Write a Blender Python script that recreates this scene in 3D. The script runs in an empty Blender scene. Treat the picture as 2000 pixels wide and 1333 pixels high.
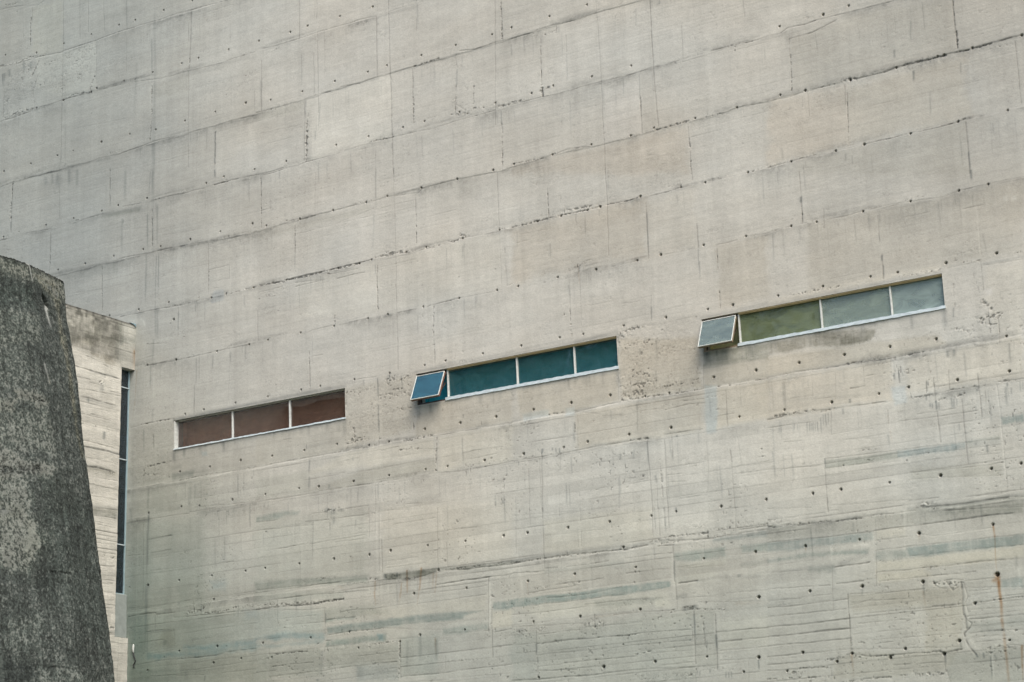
import bpy, bmesh, math, random
import numpy as np
from mathutils import Vector, Matrix

S = bpy.context.scene
# ------------------------------------------------------------------ camera
ROT = [[0.8529132, 0.520553, -0.039544], [0.1671898, -0.2006069, 0.9653002], [-0.4945571, 0.8299286, 0.2581314]]           # rows: camera right, up, forward in world axes
CAMPOS = Vector((0.0, -33.0, 1.6))
cd = bpy.data.cameras.new("camera")
cam = bpy.data.objects.new("camera", cd)
S.collection.objects.link(cam)
r, u_, f = [Vector(v) for v in ROT]
m = Matrix((r, u_, -f)).transposed().to_4x4()
m.translation = CAMPOS
cam.matrix_world = m
cd.sensor_width = 36.0
cd.lens = 4066.62 / 2000.0 * 36.0
cd.clip_start = 0.1
cd.clip_end = 3000.0
S.camera = cam

# ------------------------------------------------------------------ sky and sun (bright thin overcast)
SUN_EL, SUN_AZ = math.radians(50), math.radians(48)     # azimuth from -y towards +x
w = bpy.data.worlds.new("World")
S.world = w
w.use_nodes = True
nt = w.node_tree
bg = nt.nodes["Background"]
sky = nt.nodes.new("ShaderNodeTexSky")
sky.sky_type = 'NISHITA'
sky.sun_disc = False
sky.sun_elevation = SUN_EL
sky.sun_rotation = math.pi - SUN_AZ
sky.dust_density = 3.0
sky.air_density = 1.0
nt.links.new(sky.outputs[0], bg.inputs[0])
bg.inputs[1].default_value = 0.10
sd = bpy.data.lights.new("sun", 'SUN')
sd.energy = 1.5
sd.angle = math.radians(38)
sd.color = (1.0, 0.95, 0.86)
sun = bpy.data.objects.new("sun", sd)
S.collection.objects.link(sun)
sdir = Vector((math.sin(SUN_AZ) * math.cos(SUN_EL), -math.cos(SUN_AZ) * math.cos(SUN_EL), math.sin(SUN_EL)))
sun.rotation_euler = sdir.to_track_quat('Z', 'Y').to_euler()
sun.location = (20, -40, 40)
S.view_settings.view_transform = 'Standard'
S.view_settings.look = 'None'
S.view_settings.gamma = 1.0
S.view_settings.exposure = 1.22

# ------------------------------------------------------------------ helpers
def link(o, parent=None):
    S.collection.objects.link(o)
    if parent: o.parent = parent
    return o

def thing(name, label, cat, group=None, loc=(0, 0, 0)):
    o = bpy.data.objects.new(name, None)
    o.location = (0, 0, 0)
    o.empty_display_size = 0.3
    o['label'] = label; o['category'] = cat
    if group: o['group'] = group
    return link(o)

def nd(t, typ, **kw):
    n = t.nodes.new(typ)
    for k, v in kw.items(): setattr(n, k, v)
    return n

def concrete_material(name, rough=0.92, fine=0.10, bump=0.35, speck=0.06, grain=.8):
    """painted mesh colours (stains, boards, repairs) x fine procedural grain, with a sandy bump"""
    mt = bpy.data.materials.new(name); mt.use_nodes = True
    t = mt.node_tree; b = t.nodes["Principled BSDF"]
    at = nd(t, "ShaderNodeAttribute", attribute_name="paint")
    tc = nd(t, "ShaderNodeTexCoord")
    n1 = nd(t, "ShaderNodeTexNoise"); n1.inputs["Scale"].default_value = 38; n1.inputs["Detail"].default_value = 4; n1.inputs["Roughness"].default_value = .65
    n2 = nd(t, "ShaderNodeTexNoise"); n2.inputs["Scale"].default_value = 7; n2.inputs["Detail"].default_value = 5
    mp = nd(t, "ShaderNodeMapping"); mp.inputs["Scale"].default_value = (2.2, 2.2, 26)
    n3 = nd(t, "ShaderNodeTexNoise"); n3.inputs["Scale"].default_value = 2.2; n3.inputs["Detail"].default_value = 5
    t.links.new(tc.outputs["Object"], n1.inputs["Vector"]); t.links.new(tc.outputs["Object"], n2.inputs["Vector"])
    t.links.new(tc.outputs["Object"], mp.inputs["Vector"]); t.links.new(mp.outputs[0], n3.inputs["Vector"])
    def scaled(n, amp):
        mr = nd(t, "ShaderNodeMapRange"); mr.inputs[1].default_value = .25; mr.inputs[2].default_value = .75
        mr.inputs[3].default_value = 1 - amp; mr.inputs[4].default_value = 1 + amp
        t.links.new(n.outputs["Fac"], mr.inputs[0]); return mr.outputs[0]
    def mul(a, c):
        k = nd(t, "ShaderNodeMath", operation='MULTIPLY'); t.links.new(a, k.inputs[0]); t.links.new(c, k.inputs[1]); return k.outputs[0]
    fac = mul(mul(scaled(n1, fine), scaled(n2, speck)), scaled(n3, speck * grain))
    vm = nd(t, "ShaderNodeVectorMath", operation='SCALE')
    t.links.new(at.outputs["Color"], vm.inputs[0]); t.links.new(fac, vm.inputs["Scale"])
    t.links.new(vm.outputs[0], b.inputs["Base Color"])
    b.inputs["Roughness"].default_value = rough
    b.inputs["Specular IOR Level"].default_value = 0.25
    bp = nd(t, "ShaderNodeBump"); bp.inputs["Strength"].default_value = bump; bp.inputs["Distance"].default_value = .012
    hs = nd(t, "ShaderNodeMath", operation='MULTIPLY_ADD'); t.links.new(n3.outputs["Fac"], hs.inputs[0]); hs.inputs[1].default_value = grain; t.links.new(n1.outputs["Fac"], hs.inputs[2])
    t.links.new(hs.outputs[0], bp.inputs["Height"]); t.links.new(bp.outputs[0], b.inputs["Normal"])
    return mt

def paint_material(name, col, rough=.5, var=.12, scale=18, metallic=0, bump=.1, stretch=(1, 1, 1), spec=.4):
    mt = bpy.data.materials.new(name); mt.use_nodes = True
    t = mt.node_tree; b = t.nodes["Principled BSDF"]
    tc = nd(t, "ShaderNodeTexCoord")
    mp = nd(t, "ShaderNodeMapping"); mp.inputs["Scale"].default_value = stretch
    n = nd(t, "ShaderNodeTexNoise"); n.inputs["Scale"].default_value = scale; n.inputs["Detail"].default_value = 6; n.inputs["Roughness"].default_value = .62
    t.links.new(tc.outputs["Object"], mp.inputs[0]); t.links.new(mp.outputs[0], n.inputs["Vector"])
    rp = nd(t, "ShaderNodeValToRGB")
    rp.color_ramp.elements[0].position = .3; rp.color_ramp.elements[1].position = .7
    rp.color_ramp.elements[0].color = [c * (1 - var) for c in col] + [1]
    rp.color_ramp.elements[1].color = [min(1, c * (1 + var)) for c in col] + [1]
    t.links.new(n.outputs["Fac"], rp.inputs[0]); t.links.new(rp.outputs[0], b.inputs["Base Color"])
    b.inputs["Roughness"].default_value = rough; b.inputs["Metallic"].default_value = metallic
    b.inputs["Specular IOR Level"].default_value = spec
    bp = nd(t, "ShaderNodeBump"); bp.inputs["Strength"].default_value = bump; bp.inputs["Distance"].default_value = .01
    t.links.new(n.outputs["Fac"], bp.inputs["Height"]); t.links.new(bp.outputs[0], b.inputs["Normal"])
    return mt

def glass_material(name, tint, dust_refl=.06, dust_refl_col=(.35, .38, .36), ior=1.55, rough=.02):
    """thin window glass: clear + Fresnel mirror + an uneven dusty film that also carries painted-in reflections"""
    mt = bpy.data.materials.new(name); mt.use_nodes = True
    t = mt.node_tree; t.nodes.remove(t.nodes["Principled BSDF"]); out = t.nodes["Material Output"]
    tr = nd(t, "ShaderNodeBsdfTransparent"); tr.inputs[0].default_value = (*tint, 1)
    gl = nd(t, "ShaderNodeBsdfGlossy"); gl.inputs["Roughness"].default_value = rough; gl.inputs[0].default_value = (.95, .97, 1, 1)
    fr = nd(t, "ShaderNodeFresnel"); fr.inputs[0].default_value = ior
    tc = nd(t, "ShaderNodeTexCoord")
    n0 = nd(t, "ShaderNodeTexNoise"); n0.inputs["Scale"].default_value = .9; n0.inputs["Detail"].default_value = 1
    bp = nd(t, "ShaderNodeBump"); bp.inputs["Strength"].default_value = .12; bp.inputs["Distance"].default_value = .05
    t.links.new(tc.outputs["Object"], n0.inputs["Vector"]); t.links.new(n0.outputs["Fac"], bp.inputs["Height"])
    t.links.new(bp.outputs[0], gl.inputs["Normal"])
    m1 = nd(t, "ShaderNodeMixShader"); t.links.new(fr.outputs[0], m1.inputs[0]); t.links.new(tr.outputs[0], m1.inputs[1]); t.links.new(gl.outputs[0], m1.inputs[2])
    df = nd(t, "ShaderNodeBsdfDiffuse"); df.inputs[0].default_value = (*dust_refl_col, 1)
    mp = nd(t, "ShaderNodeMapping"); mp.inputs["Scale"].default_value = (1, 1, 2.2); mp.inputs["Rotation"].default_value = (0, .5, 0)
    n = nd(t, "ShaderNodeTexNoise"); n.inputs["Scale"].default_value = 2.6; n.inputs["Detail"].default_value = 7; n.inputs["Roughness"].default_value = .6; n.inputs["Distortion"].default_value = .8
    t.links.new(tc.outputs["Object"], mp.inputs[0]); t.links.new(mp.outputs[0], n.inputs["Vector"])
    mr = nd(t, "ShaderNodeMapRange"); mr.inputs[1].default_value = .3; mr.inputs[2].default_value = .75; mr.inputs[3].default_value = dust_refl * .6; mr.inputs[4].default_value = dust_refl * 1.4
    t.links.new(n.outputs["Fac"], mr.inputs[0])
    m2 = nd(t, "ShaderNodeMixShader"); t.links.new(mr.outputs[0], m2.inputs[0]); t.links.new(m1.outputs[0], m2.inputs[1]); t.links.new(df.outputs[0], m2.inputs[2])
    t.links.new(m2.outputs[0], out.inputs[0])
    return mt

class MB:
    """collects boxes and prisms into one mesh object"""
    def __init__(s): s.bm = bmesh.new()
    def box(s, x0, x1, y0, y1, z0, z1, rot=None):
        vs = [s.bm.verts.new((x, y, z)) for x in (x0, x1) for y in (y0, y1) for z in (z0, z1)]
        for q in ((0, 1, 3, 2), (4, 6, 7, 5), (0, 4, 5, 1), (2, 3, 7, 6), (0, 2, 6, 4), (1, 5, 7, 3)):
            s.bm.faces.new([vs[i] for i in q])
        if rot:
            for v in vs: v.co = rot @ v.co
        return s
    def quad(s, *p):
        s.bm.faces.new([s.bm.verts.new(v) for v in p]); return s
    def build(s, name, mat, parent=None, bevel=0.0, label=None):
        bmesh.ops.recalc_face_normals(s.bm, faces=s.bm.faces)
        if bevel > 0:
            bmesh.ops.bevel(s.bm, geom=list(s.bm.edges), offset=bevel, segments=1, affect='EDGES')
        me = bpy.data.meshes.new(name); s.bm.to_mesh(me); s.bm.free()
        me.materials.append(mat)
        o = link(bpy.data.objects.new(name, me), parent)
        if label: o['label'] = label
        return o

# ------------------------------------------------------------------ raster-free weathering painter (works in metres on the surface)
RNG = np.random.default_rng(11)
def sstep(a, b, x):
    t = np.clip((x - a) / (b - a), 0, 1); return t * t * (3 - 2 * t)

def vnoise(u, v, cu, cv, seed):
    """smooth value noise on the tensor grid v x u, cells cu x cv metres, range 0..1"""
    rg = np.random.default_rng(seed)
    a = (u - u[0]) / cu; b = (v - v[0]) / cv
    ia = a.astype(int); ib = b.astype(int)
    fa = a - ia; fb = b - ib; fa = fa * fa * (3 - 2 * fa); fb = fb * fb * (3 - 2 * fb)
    L = rg.random((ib[-1] + 2, ia[-1] + 2)).astype(np.float32)
    fa = fa.astype(np.float32)[None, :]; fb = fb.astype(np.float32)[:, None]
    r0 = L[ib]; r1 = L[ib + 1]
    top = r0[:, ia] * (1 - fa) + r0[:, ia + 1] * fa
    bot = r1[:, ia] * (1 - fa) + r1[:, ia + 1] * fa
    return top * (1 - fb) + bot * fb

def fbm(u, v, cu, cv, seed, n=4, gain=.55):
    s = 0; a = 1; t = 0
    for i in range(n):
        s = s + a * vnoise(u, v, cu / 2 ** i, cv / 2 ** i, seed + 17 * i); t += a; a *= gain
    return s / t

class Surface:
    def __init__(s, u, v, seed, warp=.012):
        s.u = u.astype(np.float64); s.v = v.astype(np.float64); s.seed = seed
        u = s.u; v = s.v
        s.shape = (len(v), len(u))
        s.wu = ((fbm(u, v, .25, .25, seed + 1, 3) - .5) * 2 * warp).astype(np.float32)
        s.wv = ((fbm(u, v, .30, .20, seed + 2, 3) - .5) * 2 * warp).astype(np.float32)
        s.U = (u[None, :] + s.wu).astype(np.float32); s.V = (v[:, None] + s.wv).astype(np.float32)
        s.col = np.ones(s.shape + (3,), np.float32)
        s.h = np.zeros(s.shape, np.float32)
        s.rough = np.zeros(s.shape, np.float32)
        s.n8 = vnoise(u, v, .07, .07, seed + 3); s.n3 = vnoise(u, v, .03, .03, seed + 4)
        s.n30 = fbm(u, v, .3, .3, seed + 5, 3)
        s.nst = fbm(u, v, .025, .5, seed + 6, 2)           # vertical streak noise
        s.nhz = fbm(u, v, .6, .03, seed + 7, 2)            # horizontal grain
    def win(s, u0, u1, v0, v1):
        a, b = np.searchsorted(s.u, [u0, u1]); c, d = np.searchsorted(s.v, [v0, v1])
        return slice(c, max(c, d)), slice(a, max(a, b))
    def seg(s, p, q, rad):
        w = s.win(min(p[0], q[0]) - rad, max(p[0], q[0]) + rad, min(p[1], q[1]) - rad, max(p[1], q[1]) + rad)
        U = s.U[w]; V = s.V[w]
        if U.size == 0: return None
        dx, dy = q[0] - p[0], q[1] - p[1]; L2 = dx * dx + dy * dy + 1e-9
        t = np.clip(((U - p[0]) * dx + (V - p[1]) * dy) / L2, 0, 1)
        d = np.hypot(U - p[0] - t * dx, V - p[1] - t * dy)
        return w, d, t
    def line(s, kind, wd, st, pts):
        wcm = {'j': wd * .62, 'k': wd * .62, 'd': wd * .38, 'w': wd * .32, 'u': wd * .34, 'g': wd * .30, 'h': wd * .34, 'r': wd * .34, 't': wd * .34, 'b': wd * .30}[kind] * .01
        wcm = max(wcm, .0075)
        rad = wcm * 2.6 + .02
        tot = sum(math.hypot(b[0] - a[0], b[1] - a[1]) for a, b in zip(pts[:-1], pts[1:])) + 1e-6
        # union of the segments first, so that joints of a polyline are not darkened twice
        us = [p[0] for p in pts]; vs = [p[1] for p in pts]
        W = s.win(min(us) - rad, max(us) + rad, min(vs) - rad, max(vs) + rad)
        if s.U[W].size == 0: return
        D = np.full(s.U[W].shape, 9, np.float32); T = np.zeros_like(D); acc = 0
        for a, b in zip(pts[:-1], pts[1:]):
            ln = math.hypot(b[0] - a[0], b[1] - a[1])
            r = s.seg(a, b, rad)
            if r is None: acc += ln; continue
            w, d, t = r
            sub = (slice(w[0].start - W[0].start, w[0].stop - W[0].start), slice(w[1].start - W[1].start, w[1].stop - W[1].start))
            k = d < D[sub]
            D[sub][k] = d[k]; T[sub][k] = ((acc + t * ln) / tot)[k]; acc += ln
        I = st * np.exp(-(D / wcm) ** 2)
        C = s.col[W]; Hh = s.h[W]
        if kind == 'j':
            I *= np.clip(.20 + 1.25 * (s.n8[W] * .7 + s.n30[W] * 1.0 - .36), .08, 1.4)
            C *= (1 - np.clip(.40 * I, 0, .75))[..., None]; Hh -= .007 * I
        elif kind == 'k':
            I *= .6 + .7 * s.n8[W]
            C *= (1 - np.clip(.40 * I, 0, .75))[..., None]; Hh -= .004 * I
        elif kind == 'd':
            I *= sstep(0, .10, T) * (1 - sstep(.62, 1, T)) * (.6 + s.nst[W]) * (1.3 if wd >= 4 else 1)
            C *= 1 - np.clip(I, 0, 1)[..., None] * np.array([.46, .43, .41], np.float32)
        elif kind == 'w':
            I *= sstep(0, .06, T) * (1 - sstep(.7, 1, T)) * (.45 + s.nst[W])
            C *= 1 + (I * .42)[..., None]
        elif kind == 'u':
            I = np.clip(I * .85 * (1 - .6 * T) * (.4 + 1.1 * s.nst[W]), 0, .9)[..., None]
            C *= 1 - I * np.array([.33, .55, .72], np.float32)
        elif kind == 't':
            I = np.clip(I * (.5 + s.n8[W]), 0, 1)[..., None]
            C += I * (np.array([2.6, 2.2, 1.6], np.float32) - C) * .8
        elif kind == 'b':
            I = np.clip(I * (1 - .75 * T) * (.55 + .9 * s.nst[W]), 0, .95)[..., None]
            C += I * (np.array([.30, .31, .29], np.float32) - C)
        elif kind == 'g':
            I *= np.clip(.3 + 1.4 * (s.n30[W] * .7 + s.nhz[W] * .5 - .15), 0, 1.4)
            C *= 1 - np.clip(I, 0, 1)[..., None] * np.array([.40, .38, .37], np.float32)
        elif kind in 'hr':
            s.rough[W] = np.maximum(s.rough[W], np.clip(I, 0, 1.3) * (.55 + .8 * s.n30[W]))
            if kind == 'r':
                I2 = st * np.exp(-(D / .009) ** 2) * (s.n8[W] > .42)
                C *= (1 - np.clip(.4 * I2, 0, .7))[..., None]; Hh -= .006 * I2
    def polymask(s, poly, feather):
        us = [p[0] for p in poly]; vs = [p[1] for p in poly]; rad = feather * 2.5 + .02
        W = s.win(min(us) - rad, max(us) + rad, min(vs) - rad, max(vs) + rad)
        U = s.U[W] + (s.n8[W] - .5) * feather * .9 + (s.n30[W] - .5) * feather * 1.6
        V = s.V[W] + (s.n3[W] - .5) * feather * .6 + (s.n30[W] - .5) * feather * 1.2
        if U.size == 0: return W, None
        ins = np.zeros(U.shape, bool); D = np.full(U.shape, 9, np.float32)
        n = len(poly)
        for i in range(n):
            (x0, y0), (x1, y1) = poly[i], poly[(i + 1) % n]
            if y0 != y1:
                c = (y0 > V) != (y1 > V)
                ins ^= c & (U < (x1 - x0) * (V - y0) / (y1 - y0) + x0)
            dx, dy = x1 - x0, y1 - y0; L2 = dx * dx + dy * dy + 1e-9
            t = np.clip(((U - x0) * dx + (V - y0) * dy) / L2, 0, 1)
            D = np.minimum(D, np.hypot(U - x0 - t * dx, V - y0 - t * dy))
        sd = np.where(ins, D, -D)
        return W, sstep(-feather, feather, sd)
    def patch(s, rgb, feather, poly, gain=1.0):
        W, m = s.polymask(poly, feather)
        if m is None: return
        k = m * (.75 + .5 * np.clip(s.n30[W] * .6 + s.nhz[W] * .4, 0, 1))
        mean = sum(rgb) / 3
        if mean >= .91: gain *= 1.55; rgb = [mean + (.55 if rgb[0] > rgb[2] else .5) * (c - mean) for c in rgb]
        if mean < .91:
            gain *= 1.45; rgb = [mean + .85 * (c - mean) for c in rgb]
            k = np.clip(m * (.58 + .42 * s.nst[W] + .40 * s.nhz[W] + .5 * (s.n8[W] - .5) + .8 * (s.n30[W] - .5)), 0, 1.2)
        s.col[W] *= 1 + k[..., None] * (np.array(rgb, np.float32) - 1) * gain
    def roughpoly(s, dens, poly):
        W, m = s.polymask(poly, .06)
        if m is None: return
        s.rough[W] = np.maximum(s.rough[W], m * dens * .55 * np.clip(.2 + 1.5 * (s.n30[W] - .1), 0, 1.2))
    def honeycomb(s, depth=.008, dark=.44):
        u, v, sd = s.u, s.v, s.seed
        n = .62 * vnoise(u, v, .030, .026, sd + 50) + .38 * vnoise(u, v, .055, .042, sd + 51)
        th = 1 - np.clip(s.rough, 0, 1.1) * .50
        pit = sstep(th - .05, th + .09, n) * (s.rough > .05)
        grain = fbm(u, v, .05, .04, sd + 52, 3) - .5
        R = np.clip(s.rough, 0, 1)
        s.h += R * grain * .014 - pit * depth
        s.col *= (1 - np.clip(pit * dark, 0, .8))[..., None]
        s.col *= (1 + R * grain * .5)[..., None]
        pep = sstep(.60, .85, vnoise(u, v, .019, .017, sd + 55) * .8 + .2 * n) * np.clip(s.rough * 1.6, 0, 1)
        s.col *= (1 - pep * .36)[..., None]; s.h -= pep * .003
    def hole(s, u0, v0, rad, depth, dark):
        k = rad * 2.6
        W = s.win(u0 - k, u0 + k, v0 - k, v0 + k)
        U = s.u[None, W[1]]; V = s.v[W[0], None]
        if U.size == 0 or V.size == 0: return
        d = np.hypot(U - u0, (V - v0)) * (1 + .25 * (s.n3[W] - .5))
        m = 1 - sstep(rad * .75, rad * 1.25, d)
        s.h[W] = s.h[W] * (1 - m) - depth * m
        rim = np.exp(-((d - rad * 1.4) / (rad * .6)) ** 2)
        s.col[W] *= (1 - rim * .16)[..., None]
        s.col[W] *= (1 - m * dark)[..., None]
    def boards(s, pitch, jit, tone, groove, seed, amp2d, seglen=3.2, relief=.004):
        rg = np.random.default_rng(seed)
        n = int((s.v[-1] - s.v[0]) / (pitch - jit)) + 4
        e = s.v[0] + np.cumsum(pitch + (rg.random(n) - .5) * 2 * jit) - pitch
        V = s.V - s.wv * .6
        i = np.clip(np.searchsorted(e, V.ravel()).reshape(V.shape), 0, n - 1)
        off = rg.random(n) * 9
        j = ((s.u[None, :] + off[i]) / seglen).astype(int) % 64
        tab = (rg.random((n, 64)).astype(np.float32) - .5) * 2
        s.col *= 1 + (tab[i, j] * tone * amp2d)[..., None]
        lo = np.abs(V - e[np.clip(i - 1, 0, n - 1)]); hi = np.abs(V - e[i])
        d = np.minimum(lo, hi); ie = np.where(lo < hi, np.clip(i - 1, 0, n - 1), i)
        st = rg.random(n).astype(np.float32) ** 1.5
        mod = sstep(.45, .72, vnoise(s.u, s.v, .9, pitch * .9, seed + 5) * .75 + .25 * vnoise(s.u, s.v, .12, pitch, seed + 6))
        I = np.exp(-(d / .0085) ** 2) * st[ie] * (.25 + mod) * amp2d
        s.col *= (1 - np.clip(I * groove, 0, .6))[..., None]
        s.h -= I * relief
        s.h += (rg.random(n).astype(np.float32)[i] - .5) * relief * .7 * amp2d
    def feats(s, text, off):
        for ln in text.strip().split('\n'):
            head, p = ln.split(':'); k, wd, st = head.split()
            c = [float(x) / 100 for x in p.split()]
            s.line(k, float(wd), float(st), [(c[i] + off[0], c[i + 1] + off[1]) for i in range(0, len(c), 2)])
    def patches(s, text, off, gain=1.0):
        for ln in text.strip().split('\n'):
            head, p = ln.split(':'); a = [float(x) for x in head.split()]
            c = [float(x) / 100 for x in p.split()]
            s.patch(a[:3], a[3] * .01, [(c[i] + off[0], c[i + 1] + off[1]) for i in range(0, len(c), 2)], gain)
    def roughs(s, text, off):
        for ln in text.strip().split('\n'):
            head, p = ln.split(':'); c = [float(x) / 100 for x in p.split()]
            s.roughpoly(float(head), [(c[i] + off[0], c[i + 1] + off[1]) for i in range(0, len(c), 2)])

def grid_mesh(name, P, col, mat, parent, keep=None, extra=None):
    """P (nv,nu,3) positions, col (nv,nu,3) linear colours, keep (nv-1,nu-1) face mask, extra = list of (quad corner arrays, colour)"""
    nv, nu = P.shape[:2]
    idx = np.arange(nv * nu).reshape(nv, nu)
    q = np.stack([idx[:-1, :-1], idx[:-1, 1:], idx[1:, 1:], idx[1:, :-1]], -1).reshape(-1, 4)
    if keep is not None: q = q[keep.ravel()]
    V = P.reshape(-1, 3); Cc = col.reshape(-1, 3)
    for A, B, c in (extra or []):                 # strip between two rows of points
        n = len(A); b0 = len(V)
        V = np.vstack([V, A, B]); Cc = np.vstack([Cc, c, c])
        a = np.arange(n - 1)
        q = np.vstack([q, np.stack([b0 + a, b0 + a + 1, b0 + n + a + 1, b0 + n + a], -1)])
    me = bpy.data.meshes.new(name)
    me.vertices.add(len(V)); me.vertices.foreach_set("co", np.ascontiguousarray(V, np.float32).ravel())
    me.loops.add(q.size); me.loops.foreach_set("vertex_index", np.ascontiguousarray(q, np.int32).ravel())
    me.polygons.add(len(q)); me.polygons.foreach_set("loop_start", np.arange(0, q.size, 4, dtype=np.int32))
    me.update(calc_edges=True)
    ca = me.color_attributes.new("paint", 'FLOAT_COLOR', 'POINT')
    ca.data.foreach_set("color", np.hstack([np.clip(Cc, .004, .9), np.ones((len(Cc), 1))]).astype(np.float32).ravel())
    me.polygons.foreach_set("use_smooth", np.ones(len(q), bool))
    me.materials.append(mat)
    return link(bpy.data.objects.new(name, me), parent)

def graded(a, b, step, lo, hi, grow=1.35, mx=1.2):
    """dense between a and b, growing cells out to lo and hi"""
    mid = np.linspace(a, b, int(round((b - a) / step)) + 1)
    L = []; x = a; d = step
    while x > lo: d = min(d * grow, mx); x = max(x - d, lo); L.append(x)
    Rr = []; x = b; d = step
    while x < hi: d = min(d * grow, mx); x = min(x + d, hi); Rr.append(x)
    return np.array(L[::-1] + list(mid) + Rr)

# ------------------------------------------------------------------ ground
gm = paint_material("meadow_ground", (.07, .085, .04), rough=.95, var=.45, scale=.8, bump=.4)
g = MB(); g.quad((-800, -800, 0), (800, -800, 0), (800, 800, 0), (-800, 800, 0))
go = g.build("ground", gm); go['kind'] = 'structure'

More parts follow.
